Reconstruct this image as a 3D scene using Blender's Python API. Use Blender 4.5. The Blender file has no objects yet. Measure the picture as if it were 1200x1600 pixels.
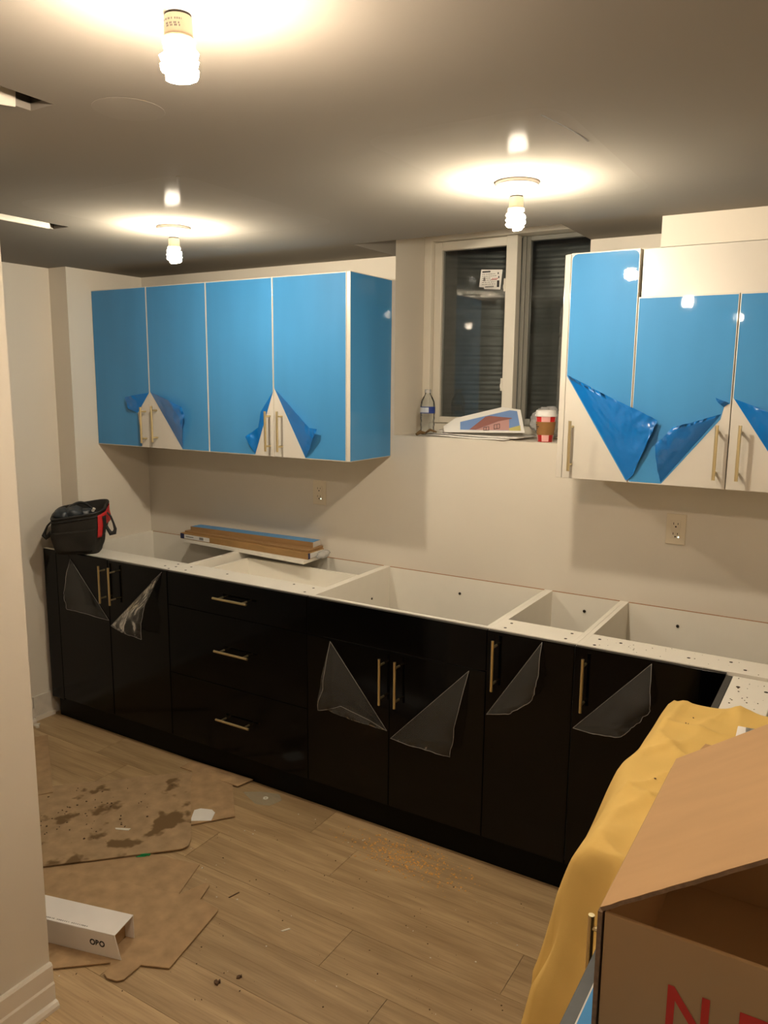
import bpy, bmesh, math, random
from mathutils import Vector, Matrix, noise

random.seed(7)
C = bpy.context.scene.collection
SC = bpy.context.scene

# ------------------------------------------------------------------ camera
cam_d = bpy.data.cameras.new('camera')
cam_d.sensor_fit = 'HORIZONTAL'
cam_d.sensor_width = 36.0
cam_d.lens = 36.0 * 1227.8 / 1200.0
cam_d.clip_start = 0.02
cam = bpy.data.objects.new('camera', cam_d)
C.objects.link(cam)
_r = Vector((0.8545908, 0.5192255, 0.00891377))
_u = Vector((-0.09318775, 0.13644581, 0.98625483))
_f = Vector((-0.51087241, 0.84367495, -0.16499079))
cam.matrix_world = Matrix((( _r.x, _u.x, -_f.x, 2.8568),
                           ( _r.y, _u.y, -_f.y, -2.9618),
                           ( _r.z, _u.z, -_f.z, 1.6953),
                           (0, 0, 0, 1)))
SC.camera = cam

# ------------------------------------------------------------------ world: night outside the window
w = bpy.data.worlds.new('night'); SC.world = w; w.use_nodes = True
w.node_tree.nodes['Background'].inputs[0].default_value = (0.10, 0.12, 0.20, 1)
w.node_tree.nodes['Background'].inputs[1].default_value = 0.02

# ------------------------------------------------------------------ exposure / view
SC.view_settings.view_transform = 'Standard'
SC.view_settings.look = 'None'
SC.view_settings.gamma = 1.0
SC.view_settings.use_curve_mapping = False
SC.view_settings.exposure = 1.80
SC.cycles.use_light_tree = True
SC.cycles.max_bounces = 7
SC.cycles.diffuse_bounces = 4
SC.cycles.glossy_bounces = 3
SC.cycles.transmission_bounces = 3
SC.cycles.transparent_max_bounces = 8
SC.cycles.caustics_reflective = False
SC.cycles.caustics_refractive = False
BULB = 260.0                                   # radiance of the lit tubes
BULB_COL = {'back': (1.0, 0.88, 0.68), 'near': (1.0, 0.81, 0.61)}

# ================================================================== materials
def lin(r, g, b):
    f = lambda c: (c / 255 / 12.92) if c / 255 <= 0.04045 else ((c / 255 + 0.055) / 1.055) ** 2.4
    return (f(r), f(g), f(b))

def nt(name):
    m = bpy.data.materials.new(name); m.use_nodes = True
    t = m.node_tree
    return m, t, t.nodes['Principled BSDF'], t.nodes['Material Output']

def N(t, kind, **kw):
    n = t.nodes.new(kind)
    for k, v in kw.items():
        if k.startswith('_'): n.inputs[int(k[1:])].default_value = v
        else: setattr(n, k, v)
    return n

def coords(t, stretch=(1, 1, 1), rnd=False):
    tc = N(t, 'ShaderNodeTexCoord')
    mp = N(t, 'ShaderNodeMapping'); mp.inputs['Scale'].default_value = stretch
    t.links.new(tc.outputs['Object'], mp.inputs['Vector'])
    if rnd:
        oi = N(t, 'ShaderNodeObjectInfo')
        mm = N(t, 'ShaderNodeMath', operation='MULTIPLY'); mm.inputs[1].default_value = 37.0
        t.links.new(oi.outputs['Random'], mm.inputs[0])
        cb = N(t, 'ShaderNodeCombineXYZ')
        for i in range(3): t.links.new(mm.outputs[0], cb.inputs[i])
        t.links.new(cb.outputs[0], mp.inputs['Location'])
    return mp.outputs['Vector']

def M(name, col, rough=0.5, metal=0.0, coat=0.0, coat_rough=0.05, var=0.0, vscale=4.0, bump=0.0, bscale=80.0,
      spec=0.5, stretch=(1, 1, 1), rvar=0.0, detail=2.0, bdist=0.01, base_bump=True):
    m, t, b, o = nt(name)
    b.inputs['Base Color'].default_value = (*col, 1)
    b.inputs['Roughness'].default_value = rough
    b.inputs['Metallic'].default_value = metal
    b.inputs['Specular IOR Level'].default_value = spec
    b.inputs['Coat Weight'].default_value = coat
    b.inputs['Coat Roughness'].default_value = coat_rough
    if var or bump or rvar:
        v = coords(t, stretch)
    if var or rvar:
        n = N(t, 'ShaderNodeTexNoise'); n.inputs['Scale'].default_value = vscale
        n.inputs['Detail'].default_value = detail
        t.links.new(v, n.inputs['Vector'])
        if var:
            r = N(t, 'ShaderNodeValToRGB')
            r.color_ramp.elements[0].position = 0.3; r.color_ramp.elements[1].position = 0.7
            r.color_ramp.elements[0].color = (*[c * (1 - var) for c in col], 1)
            r.color_ramp.elements[1].color = (*[min(1, c * (1 + var)) for c in col], 1)
            t.links.new(n.outputs[0], r.inputs[0]); t.links.new(r.outputs[0], b.inputs['Base Color'])
        if rvar:
            mr = N(t, 'ShaderNodeMapRange'); mr.inputs[3].default_value = rough - rvar; mr.inputs[4].default_value = rough + rvar
            t.links.new(n.outputs[0], mr.inputs[0]); t.links.new(mr.outputs[0], b.inputs['Roughness'])
    if bump:
        n2 = N(t, 'ShaderNodeTexNoise'); n2.inputs['Scale'].default_value = bscale; n2.inputs['Detail'].default_value = 1
        t.links.new(v, n2.inputs['Vector'])
        bp = N(t, 'ShaderNodeBump'); bp.inputs['Strength'].default_value = bump; bp.inputs['Distance'].default_value = bdist
        t.links.new(n2.outputs[0], bp.inputs['Height'])
        if base_bump: t.links.new(bp.outputs[0], b.inputs['Normal'])
        if coat: t.links.new(bp.outputs[0], b.inputs['Coat Normal'])
    return m

def clear(name, tint=(1, 1, 1), gloss=0.25, rough=0.1, haze=0.05, haze_col=(1, 1, 1), bump=0.0, bscale=60, fres=1.45, edge=0.0):
    """thin clear sheet: transparent + fresnel gloss + a little milky diffuse"""
    m = bpy.data.materials.new(name); m.use_nodes = True
    t = m.node_tree; t.nodes.clear()
    out = N(t, 'ShaderNodeOutputMaterial')
    tr = N(t, 'ShaderNodeBsdfTransparent'); tr.inputs[0].default_value = (*tint, 1)
    df = N(t, 'ShaderNodeBsdfDiffuse'); df.inputs[0].default_value = (*haze_col, 1)
    gl = N(t, 'ShaderNodeBsdfGlossy'); gl.inputs['Roughness'].default_value = rough
    fr = N(t, 'ShaderNodeFresnel'); fr.inputs[0].default_value = fres
    m1 = N(t, 'ShaderNodeMixShader'); m1.inputs[0].default_value = haze
    t.links.new(tr.outputs[0], m1.inputs[1]); t.links.new(df.outputs[0], m1.inputs[2])
    if edge:                                     # a tilted sheet is optically thicker, so it looks milkier
        lw = N(t, 'ShaderNodeLayerWeight'); lw.inputs[0].default_value = 0.35
        mr = N(t, 'ShaderNodeMapRange'); mr.inputs[1].default_value = 0.25; mr.inputs[2].default_value = 1.0
        mr.inputs[3].default_value = haze; mr.inputs[4].default_value = haze + edge
        t.links.new(lw.outputs['Facing'], mr.inputs[0]); t.links.new(mr.outputs[0], m1.inputs[0])
    ad = N(t, 'ShaderNodeMath', operation='ADD', use_clamp=True); ad.inputs[1].default_value = gloss
    t.links.new(fr.outputs[0], ad.inputs[0])
    m2 = N(t, 'ShaderNodeMixShader')
    t.links.new(ad.outputs[0], m2.inputs[0]); t.links.new(m1.outputs[0], m2.inputs[1]); t.links.new(gl.outputs[0], m2.inputs[2])
    if bump:
        v = coords(t)
        n2 = N(t, 'ShaderNodeTexNoise'); n2.inputs['Scale'].default_value = bscale
        t.links.new(v, n2.inputs['Vector'])
        bp = N(t, 'ShaderNodeBump'); bp.inputs['Strength'].default_value = bump; bp.inputs['Distance'].default_value = 0.01
        t.links.new(n2.outputs[0], bp.inputs['Height'])
        t.links.new(bp.outputs[0], gl.inputs['Normal']); t.links.new(bp.outputs[0], df.inputs['Normal'])
    t.links.new(m2.outputs[0], out.inputs[0])
    return m

def emit(name, col, s):
    m = bpy.data.materials.new(name); m.use_nodes = True
    t = m.node_tree; t.nodes.clear()
    out = N(t, 'ShaderNodeOutputMaterial'); e = N(t, 'ShaderNodeEmission')
    e.inputs[0].default_value = (*col, 1); e.inputs[1].default_value = s
    t.links.new(e.outputs[0], out.inputs[0])
    return m

def wood_floor(name):
    m, t, b, o = nt(name)
    v = coords(t, (1.0, 9.0, 1.0), rnd=True)
    n1 = N(t, 'ShaderNodeTexNoise'); n1.inputs['Scale'].default_value = 2.2; n1.inputs['Detail'].default_value = 6; n1.inputs['Distortion'].default_value = 0.7
    t.links.new(v, n1.inputs['Vector'])
    v2 = coords(t, (2.0, 60.0, 1.0), rnd=True)
    n2 = N(t, 'ShaderNodeTexNoise'); n2.inputs['Scale'].default_value = 3.0; n2.inputs['Detail'].default_value = 5
    t.links.new(v2, n2.inputs['Vector'])
    r1 = N(t, 'ShaderNodeValToRGB'); e = r1.color_ramp.elements
    e[0].position = 0.28; e[0].color = (*lin(160, 132, 95), 1)
    e[1].position = 0.72; e[1].color = (*lin(196, 168, 127), 1)
    t.links.new(n1.outputs[0], r1.inputs[0])
    r2 = N(t, 'ShaderNodeValToRGB'); e = r2.color_ramp.elements
    e[0].position = 0.33; e[0].color = (0.62, 0.58, 0.55, 1); e[1].position = 0.55; e[1].color = (1, 1, 1, 1)
    t.links.new(n2.outputs[0], r2.inputs[0])
    mx = N(t, 'ShaderNodeMix', data_type='RGBA', blend_type='MULTIPLY'); mx.inputs[0].default_value = 0.45
    t.links.new(r1.outputs[0], mx.inputs[6]); t.links.new(r2.outputs[0], mx.inputs[7])
    oi = N(t, 'ShaderNodeObjectInfo')
    mr = N(t, 'ShaderNodeMapRange'); mr.inputs[3].default_value = 0.86; mr.inputs[4].default_value = 1.10
    t.links.new(oi.outputs['Random'], mr.inputs[0])
    hs = N(t, 'ShaderNodeHueSaturation'); t.links.new(mr.outputs[0], hs.inputs['Value'])
    t.links.new(mx.outputs[2], hs.inputs['Color'])
    t.links.new(hs.outputs[0], b.inputs['Base Color'])
    b.inputs['Roughness'].default_value = 0.48
    bp = N(t, 'ShaderNodeBump'); bp.inputs['Strength'].default_value = 0.12; bp.inputs['Distance'].default_value = 0.002
    t.links.new(n2.outputs[0], bp.inputs['Height']); t.links.new(bp.outputs[0], b.inputs['Normal'])
    return m

def stained_card(name, col, stain, amount=0.0, scale=7.0, seed=0.0):
    m, t, b, o = nt(name)
    v = coords(t)
    n = N(t, 'ShaderNodeTexNoise', noise_dimensions='4D'); n.inputs['W'].default_value = seed
    n.inputs['Scale'].default_value = scale; n.inputs['Detail'].default_value = 3; n.inputs['Roughness'].default_value = 0.55
    t.links.new(v, n.inputs['Vector'])
    r = N(t, 'ShaderNodeValToRGB'); e = r.color_ramp.elements
    e[0].position = 0.60 - amount; e[0].color = (0, 0, 0, 1); e[1].position = 0.66 - amount; e[1].color = (1, 1, 1, 1)
    t.links.new(n.outputs[0], r.inputs[0])
    n2 = N(t, 'ShaderNodeTexNoise'); n2.inputs['Scale'].default_value = 18; n2.inputs['Detail'].default_value = 6
    t.links.new(v, n2.inputs['Vector'])
    r2 = N(t, 'ShaderNodeValToRGB'); e = r2.color_ramp.elements
    e[0].position = 0.3; e[0].color = (*[c * 0.80 for c in col], 1); e[1].position = 0.7; e[1].color = (*[c * 1.12 for c in col], 1)
    t.links.new(n2.outputs[0], r2.inputs[0])
    mx = N(t, 'ShaderNodeMix', data_type='RGBA'); t.links.new(r.outputs[0], mx.inputs[0])
    t.links.new(r2.outputs[0], mx.inputs[6]); mx.inputs[7].default_value = (*stain, 1)
    t.links.new(mx.outputs[2], b.inputs['Base Color'])
    b.inputs['Roughness'].default_value = 0.8
    b.inputs['Specular IOR Level'].default_value = 0.2
    return m

mt = {}
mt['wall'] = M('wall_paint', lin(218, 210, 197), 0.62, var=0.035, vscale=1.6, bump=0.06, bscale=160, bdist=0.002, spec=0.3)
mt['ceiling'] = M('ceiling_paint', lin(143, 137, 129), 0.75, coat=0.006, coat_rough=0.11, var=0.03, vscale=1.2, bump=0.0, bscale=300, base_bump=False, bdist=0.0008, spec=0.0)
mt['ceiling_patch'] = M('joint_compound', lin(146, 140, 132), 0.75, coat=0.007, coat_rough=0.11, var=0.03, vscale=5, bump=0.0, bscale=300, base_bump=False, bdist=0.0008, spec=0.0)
mt['trim'] = M('trim_white', lin(226, 218, 206), 0.4, var=0.02, vscale=6)
mt['dirty_trim'] = M('trim_white_scuffed', lin(214, 206, 194), 0.55, var=0.08, vscale=20)
mt['crack'] = M('crack_dark', lin(70, 64, 58), 0.9)
mt['duct'] = M('duct_steel', lin(110, 106, 100), 0.5, metal=0.6)
mt['drywall_edge'] = M('drywall_edge', lin(220, 212, 198), 0.8, var=0.06, vscale=40)
mt['plank'] = wood_floor('oak_plank')
mt['subfloor'] = M('subfloor', lin(60, 48, 36), 0.9)
mt['melamine'] = M('white_melamine', lin(232, 227, 216), 0.38, var=0.012, vscale=12)
mt['white_door'] = M('white_gloss_door', lin(206, 200, 190), 0.3, coat=0.4)
mt['hardboard'] = M('hardboard_edge', lin(170, 120, 78), 0.8)
mt['black'] = M('black_gloss_door', (0.0008, 0.0009, 0.0014), 0.10, spec=0.2)
mt['black_edge'] = M('grey_top_strip', lin(62, 62, 60), 0.45, var=0.12, vscale=30)  # dark grey for door top edges, paler than the black faces
mt['black_kick'] = M('black_toe_kick', (0.001, 0.001, 0.001), 0.3, spec=0.12)
mt['brass'] = M('brushed_brass', lin(224, 206, 160), 0.36, metal=1.0, bump=0.05, bscale=300, bdist=0.001)
mt['hole'] = M('screw_hole', lin(40, 30, 22), 0.8)
mt['screw'] = M('screw_steel', lin(90, 84, 76), 0.35, metal=0.9)
mt['film'] = M('blue_film', lin(66, 138, 194), 0.5, coat=0.45, coat_rough=0.03, var=0.08, vscale=4.0, stretch=(1.6, 1, 0.22), bump=0.03, bscale=24, bdist=0.004, spec=0.15)
mt['film_flap'] = M('blue_film_loose', lin(6, 108, 190), 0.22, coat=0.6, coat_rough=0.04, bump=0.2, bscale=35, bdist=0.003)
mt['clear_film'] = M('clear_film_on_black', (0.0030, 0.0024, 0.0020), 0.17, spec=0.22, bump=0.02, bscale=14, bdist=0.004)
mt['clear_flap'] = clear('clear_film_loose', gloss=0.0, rough=0.26, haze=0.30, haze_col=(0.125, 0.120, 0.112), bump=0.5, bscale=30, fres=1.10, edge=0.45)
mt['film_rim'] = clear('clear_film_rim', gloss=0.0, rough=0.2, haze=0.75, haze_col=(0.30, 0.28, 0.26), fres=1.12)
mt['glass'] = clear('window_glass', tint=(0.88, 0.90, 0.90), gloss=0.03, rough=0.002, haze=0.0, fres=1.5)
mt['vinyl'] = M('window_vinyl', lin(226, 219, 205), 0.4)
mt['vinyl_grey'] = M('window_track_grey', lin(140, 138, 130), 0.45)
mt['well'] = M('galvanised_steel', lin(150, 150, 146), 0.42, metal=0.30, var=0.10, vscale=14)
mt['soil'] = M('gravel_dark', lin(44, 42, 40), 0.9, var=0.3, vscale=30)
mt['porcelain'] = M('porcelain_white', lin(206, 198, 186), 0.35)
mt['socket_gap'] = M('socket_gap_dark', lin(40, 32, 26), 0.6)
mt['ballast'] = M('bulb_base_plastic', lin(226, 210, 184), 0.45)
mt['print_dark'] = M('print_dark', lin(44, 42, 44), 0.7)
mt['print_grey'] = M('print_grey', lin(130, 124, 118), 0.7)
mt['print_red'] = M('print_red', lin(190, 40, 40), 0.7)
mt['paper'] = M('paper_white', lin(236, 232, 226), 0.7, var=0.02, vscale=15)
mt['card'] = stained_card('cardboard_dirty', lin(174, 146, 112), lin(116, 92, 62), 0.05, 8.5, 3.1)
mt['card_clean'] = stained_card('cardboard_floor', lin(176, 146, 110), lin(134, 106, 74), -0.06, 6.0, 1.0)
mt['card_box'] = M('cardboard_box', lin(178, 142, 100), 0.75, var=0.035, vscale=7, stretch=(1, 5, 1), spec=0.25)
mt['card_edge'] = M('cardboard_edge', lin(132, 104, 78), 0.9, var=0.2, vscale=120)
mt['card_in'] = M('cardboard_inside', lin(160, 122, 82), 0.85, spec=0.1)
mt['red_print'] = M('red_box_print', lin(196, 48, 24), 0.7)
mt['cloth'] = M('mustard_cloth', lin(216, 180, 104), 0.85, var=0.05, vscale=9, bump=0.12, bscale=420, bdist=0.001, spec=0.2)
mt['white_box'] = M('white_carton', lin(234, 228, 222), 0.6, var=0.04, vscale=8)
mt['foil'] = M('grey_foil', lin(170, 170, 168), 0.3, metal=0.6, var=0.25, vscale=60, bump=0.5, bscale=90)
mt['bag'] = M('bag_black_canvas', lin(42, 39, 35), 0.8, var=0.25, vscale=9, bump=0.3, bscale=260, bdist=0.002, spec=0.25)
mt['bag_trim'] = M('bag_trim_black', lin(24, 23, 22), 0.55, bump=0.2, bscale=300)
mt['bag_red'] = M('bag_red_fabric', lin(190, 34, 36), 0.6, var=0.1, vscale=20)
mt['bag_grey'] = M('bag_grey_binding', lin(112, 116, 112), 0.7)
mt['tool'] = M('tool_dark', lin(46, 50, 54), 0.4, var=0.2, vscale=20)
mt['brown_carton'] = M('brown_long_carton', lin(158, 122, 76), 0.6, var=0.14, vscale=10, stretch=(1, 6, 3))
mt['oak_edge'] = M('brown_edge', lin(150, 116, 76), 0.55, var=0.1, vscale=12, stretch=(1, 6, 6))
mt['label'] = M('label_white', lin(228, 226, 222), 0.6)
mt['label_blue'] = M('label_navy', lin(36, 42, 84), 0.6)
mt['cup_red'] = M('cup_red', lin(206, 34, 34), 0.5)
mt['cup_pink'] = M('cup_pale_pink', lin(236, 176, 172), 0.5)
mt['cup_sleeve'] = M('cup_sleeve_kraft', lin(150, 106, 58), 0.8, var=0.06, vscale=40)
mt['cup_lid'] = M('cup_lid_white', lin(232, 228, 224), 0.35)
mt['pet'] = clear('bottle_plastic', tint=(0.93, 0.95, 0.95), gloss=0.02, rough=0.08, haze=0.05, bump=0.5, bscale=45, fres=1.25)
mt['bottle_label'] = M('bottle_label_pale', lin(206, 212, 222), 0.4)
mt['bottle_blue'] = M('bottle_label_blue', lin(40, 62, 140), 0.4)
mt['bubble'] = clear('plastic_wrap', tint=(0.95, 0.95, 0.95), gloss=0.03, rough=0.14, haze=0.30, bump=0.8, bscale=70, fres=1.3)
mt['sky_print'] = M('print_sky', lin(120, 152, 204), 0.6, var=0.05, vscale=8)
mt['roof_print'] = M('print_roof', lin(150, 100, 92), 0.6, var=0.06, vscale=30)
mt['wall_print'] = M('print_wall', lin(196, 150, 144), 0.6)
mt['grass_print'] = M('print_grass', lin(196, 186, 112), 0.6)
mt['brown_scrap'] = M('brown_scrap', lin(112, 86, 48), 0.7, var=0.2, vscale=40)
mt['plate'] = M('outlet_plate', lin(222, 210, 188), 0.35)
mt['led'] = emit('outlet_led', (0.75, 1.0, 0.8), 1.0)
mt['debris_dark'] = M('debris_dark', lin(84, 62, 42), 0.9, var=0.3, vscale=60)
mt['debris_white'] = M('debris_white', lin(226, 220, 206), 0.8)
mt['sawdust'] = M('sawdust', lin(226, 174, 100), 0.9, var=0.25, vscale=200)
mt['green'] = M('green_plastic', lin(40, 150, 90), 0.4)
mt['stain_pale'] = clear('floor_smear', gloss=0.0, rough=0.5, haze=0.14, haze_col=(0.55, 0.58, 0.48), fres=1.05)

# ================================================================== mesh helpers
def new_bm(): return bmesh.new()

def box(bm, x0, x1, y0, y1, z0, z1):
    vs = [bm.verts.new(p) for p in ((x0, y0, z0), (x1, y0, z0), (x1, y1, z0), (x0, y1, z0),
                                    (x0, y0, z1), (x1, y0, z1), (x1, y1, z1), (x0, y1, z1))]
    for f in ((0, 3, 2, 1), (4, 5, 6, 7), (0, 1, 5, 4), (1, 2, 6, 5), (2, 3, 7, 6), (3, 0, 4, 7)):
        bm.faces.new([vs[i] for i in f])
    return vs

def hexa(bm, pts):
    """8 corner points: bottom 4 ccw then top 4 ccw"""
    vs = [bm.verts.new(p) for p in pts]
    for f in ((0, 3, 2, 1), (4, 5, 6, 7), (0, 1, 5, 4), (1, 2, 6, 5), (2, 3, 7, 6), (3, 0, 4, 7)):
        bm.faces.new([vs[i] for i in f])

def slab(bm, quad, z0, z1):
    hexa(bm, [(x, y, z0) for x, y in quad] + [(x, y, z1) for x, y in quad])

def tube(bm, pts, rad, seg=10, caps=True):
    pts = [Vector(p) for p in pts]
    n = len(pts); rings = []
    rads = rad if isinstance(rad, (list, tuple)) else [rad] * n
    ref = None
    for i, p in enumerate(pts):
        d = (pts[min(i + 1, n - 1)] - pts[max(i - 1, 0)]).normalized()
        if ref is None:
            ref = d.orthogonal().normalized()
        else:
            ref = (ref - d * ref.dot(d)).normalized()
        s = d.cross(ref)
        rings.append([bm.verts.new(p + (ref * math.cos(a) + s * math.sin(a)) * rads[i])
                      for a in (2 * math.pi * k / seg for k in range(seg))])
    for i in range(n - 1):
        for k in range(seg):
            bm.faces.new((rings[i][k], rings[i][(k + 1) % seg], rings[i + 1][(k + 1) % seg], rings[i + 1][k]))
    if caps:
        bm.faces.new(rings[0][::-1]); bm.faces.new(rings[-1])

def lathe(bm, prof, cx, cy, seg=28, a0=0.0, a1=2 * math.pi, caps=True):
    """prof: list of (r,z)"""
    full = abs(a1 - a0 - 2 * math.pi) < 1e-6
    cnt = seg if full else seg + 1
    rings = []
    for r, z in prof:
        rings.append([bm.verts.new((cx + r * math.cos(a0 + (a1 - a0) * k / seg), cy + r * math.sin(a0 + (a1 - a0) * k / seg), z)) for k in range(cnt)])
    for i in range(len(prof) - 1):
        for k in range(seg):
            k2 = (k + 1) % cnt
            bm.faces.new((rings[i][k], rings[i][k2], rings[i + 1][k2], rings[i + 1][k]))
    if caps and full:
        if prof[0][0] > 1e-5: bm.faces.new(rings[0][::-1])
        if prof[-1][0] > 1e-5: bm.faces.new(rings[-1])

def prism_xz(bm, poly, y0, y1):
    a = [bm.verts.new((x, y0, z)) for x, z in poly]; b = [bm.verts.new((x, y1, z)) for x, z in poly]
    n = len(poly)
    bm.faces.new(a); bm.faces.new(b[::-1])
    for i in range(n): bm.faces.new((a[i], b[i], b[(i + 1) % n], a[(i + 1) % n]))

def prism_yz(bm, poly, x0, x1):
    a = [bm.verts.new((x0, y, z)) for y, z in poly]; b = [bm.verts.new((x1, y, z)) for y, z in poly]
    n = len(poly)
    bm.faces.new(a); bm.faces.new(b[::-1])
    for i in range(n): bm.faces.new((a[i], b[i], b[(i + 1) % n], a[(i + 1) % n]))

def prism_xy(bm, poly, z0, z1):
    a = [bm.verts.new((x, y, z0)) for x, y in poly]; b = [bm.verts.new((x, y, z1)) for x, y in poly]
    n = len(poly)
    bm.faces.new(a); bm.faces.new(b[::-1])
    for i in range(n): bm.faces.new((a[i], b[i], b[(i + 1) % n], a[(i + 1) % n]))

def wpos(o):
    p = Vector((0, 0, 0))
    while o is not None:
        p = p + o.location; o = o.parent
    return p

def obj(name, bm, mat, parent=None, smooth=False, bevel=0.0, base=False):
    """bm in world coordinates -> one mesh object with its origin at its own centre (or base)"""
    bmesh.ops.recalc_face_normals(bm, faces=bm.faces[:])
    lo = Vector((1e9,) * 3); hi = Vector((-1e9,) * 3)
    for v in bm.verts:
        for i in range(3):
            lo[i] = min(lo[i], v.co[i]); hi[i] = max(hi[i], v.co[i])
    c = (lo + hi) / 2
    if base: c.z = lo.z
    bmesh.ops.translate(bm, verts=bm.verts[:], vec=-c)
    me = bpy.data.meshes.new(name); bm.to_mesh(me); bm.free()
    if smooth:
        for p in me.polygons: p.use_smooth = True
    if mat is not None: me.materials.append(mat)
    o = bpy.data.objects.new(name, me); C.objects.link(o)
    o.parent = parent
    o.location = c - (wpos(parent) if parent else Vector((0, 0, 0)))
    if bevel:
        b = o.modifiers.new('bevel', 'BEVEL'); b.width = bevel; b.segments = 2; b.limit_method = 'ANGLE'
    return o

def part(name, mat, parent, fn, *a, smooth=False, bevel=0.0, **k):
    bm = new_bm(); fn(bm, *a, **k)
    return obj(name, bm, mat, parent, smooth, bevel)

def thing(name, loc, label, cat, group=None):
    o = bpy.data.objects.new(name, None); C.objects.link(o); o.location = loc
    o.empty_display_size = 0.05
    o['label'] = label; o['category'] = cat
    if group: o['group'] = group
    return o

def tag(o, label, cat, group=None, kind=None):
    o['label'] = label; o['category'] = cat
    if group: o['group'] = group
    if kind: o['kind'] = kind
    return o

def struct(o, label=None):
    o['kind'] = 'structure'
    if label: o['label'] = label
    return o

def text_mesh(s, size, bold=0.0):
    cu = bpy.data.curves.new('lettering', 'FONT'); cu.body = s; cu.size = size; cu.extrude = 0.0; cu.offset = bold
    o = bpy.data.objects.new('lettering', cu); C.objects.link(o)
    dg = bpy.context.evaluated_depsgraph_get()
    me = bpy.data.meshes.new_from_object(o.evaluated_get(dg))
    bpy.data.objects.remove(o); bpy.data.curves.remove(cu)
    bm = new_bm(); bm.from_mesh(me); bpy.data.meshes.remove(me)
    return bm

# ================================================================== the room
ZC = 2.212
XL, XJ, YJ = -0.555, -0.428, -0.458      # left wall, its jog, and where the jog ends
XR, YF = 3.225, -4.60                    # right wall, wall behind the camera
NX0, NX1, NZ0 = 1.110, 1.940, 1.460      # window recess
PZ = 2.375                               # top of ceiling pocket / recess
PY = -0.330                              # front edge of the pocket in the ceiling
WT = 0.36

# floor: slab with planks as parts
floor = struct(part('floor', mt['subfloor'], None, box, XL - 0.2, XR + 0.2, YF - 0.2, 0.2, -0.06, -0.012), 'oak-look plank floor')
PW = 0.1815
joints = {0: 1.42, 1: 2.135, 2: 1.64}     # row -> known end joint; row 0 spans y -0.937..-0.755
k = -5
rows = []
y_top = -0.755
for rowi in range(-4, 22):
    ya = y_top - PW * (rowi + 1); yb = y_top - PW * rowi
    if yb > 0.02: continue
    if ya < YF - 0.05: break
    j = joints.get(rowi)
    if j is None: j = 0.3 + 1.22 * ((rowi * 0.387 + 0.13) % 1.0)
    while j > XL: j -= 1.22
    x = j
    while x < XR:
        x0, x1 = max(x, XL), min(x + 1.22, XR)
        if x1 - x0 > 0.02:
            bm = new_bm()
            box(bm, x0 + 0.0008, x1 - 0.0008, max(ya, YF) + 0.0006, min(yb, 0.0) - 0.0006, -0.012, 0.0)
            obj('plank', bm, mt['plank'], floor)
        x += 1.22

# ceiling: slab with openings, pocket over the window
H1 = (1.402, 1.473, -2.16, -1.912)       # register opening
H2 = (0.350, 0.432, -1.345, -1.091)
bm = new_bm()
xs = sorted({XL - 0.15, XR + 0.15, NX0, NX1, H1[0], H1[1], H2[0], H2[1]})
ys = sorted({YF - 0.15, 0.0, PY, H1[2], H1[3], H2[2], H2[3]})
def in_hole(cx, cy):
    for a in (H1, H2, (NX0, NX1, PY, 0.0)):
        if a[0] < cx < a[1] and a[2] < cy < a[3]: return True
    return False
vg = {}
def gv(i, jj, z):
    if (i, jj, z) not in vg: vg[(i, jj, z)] = bm.verts.new((xs[i], ys[jj], z))
    return vg[(i, jj, z)]
for i in range(len(xs) - 1):
    for jj in range(len(ys) - 1):
        if in_hole((xs[i] + xs[i + 1]) / 2, (ys[jj] + ys[jj + 1]) / 2): continue
        bm.faces.new((gv(i, jj, ZC), gv(i, jj + 1, ZC), gv(i + 1, jj + 1, ZC), gv(i + 1, jj, ZC)))
        bm.faces.new((gv(i, jj, ZC + .013), gv(i + 1, jj, ZC + .013), gv(i + 1, jj + 1, ZC + .013), gv(i, jj + 1, ZC + .013)))
for a in (H1, H2, (NX0, NX1, PY, 0.0)):
    q = [(a[0], a[2]), (a[1], a[2]), (a[1], a[3]), (a[0], a[3])]
    for s in range(4):
        p0, p1 = q[s], q[(s + 1) % 4]
        if p0[1] == p1[1] == 0.0: continue
        bm.faces.new([bm.verts.new((*p0, ZC)), bm.verts.new((*p1, ZC)), bm.verts.new((*p1, ZC + .013)), bm.verts.new((*p0, ZC + .013))])
# pocket walls and top
box(bm, NX0 - 0.013, NX0, PY, 0.0, ZC + .013, PZ); box(bm, NX1, NX1 + 0.013, PY, 0.0, ZC + .013, PZ)
box(bm, NX0 - 0.013, NX1 + 0.013, PY - 0.013, PY, ZC + .013, PZ)
box(bm, NX0 - 0.013, NX1 + 0.013, PY - 0.013, 0.0, PZ, PZ + 0.013)
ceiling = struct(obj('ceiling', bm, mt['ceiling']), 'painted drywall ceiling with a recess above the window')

def duct(a, depth, name):
    x0, x1, y0, y1 = a
    bm = new_bm(); g = 0.004
    box(bm, x0 - g - .003, x0 - g, y0 - g, y1 + g, ZC + .014, ZC + depth)
    box(bm, x1 + g, x1 + g + .003, y0 - g, y1 + g, ZC + .014, ZC + depth)
    box(bm, x0 - g, x1 + g, y0 - g - .003, y0 - g, ZC + .014, ZC + depth)
    box(bm, x0 - g, x1 + g, y1 + g, y1 + g + .003, ZC + .014, ZC + depth)
    box(bm, x0 - g - .003, x1 + g + .003, y0 - g - .003, y1 + g + .003, ZC + depth, ZC + depth + .003)
    return obj(name, bm, mt['duct'], ceiling)
duct(H1, 0.12, 'duct_boot'); duct(H2, 0.12, 'duct_boot')
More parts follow.
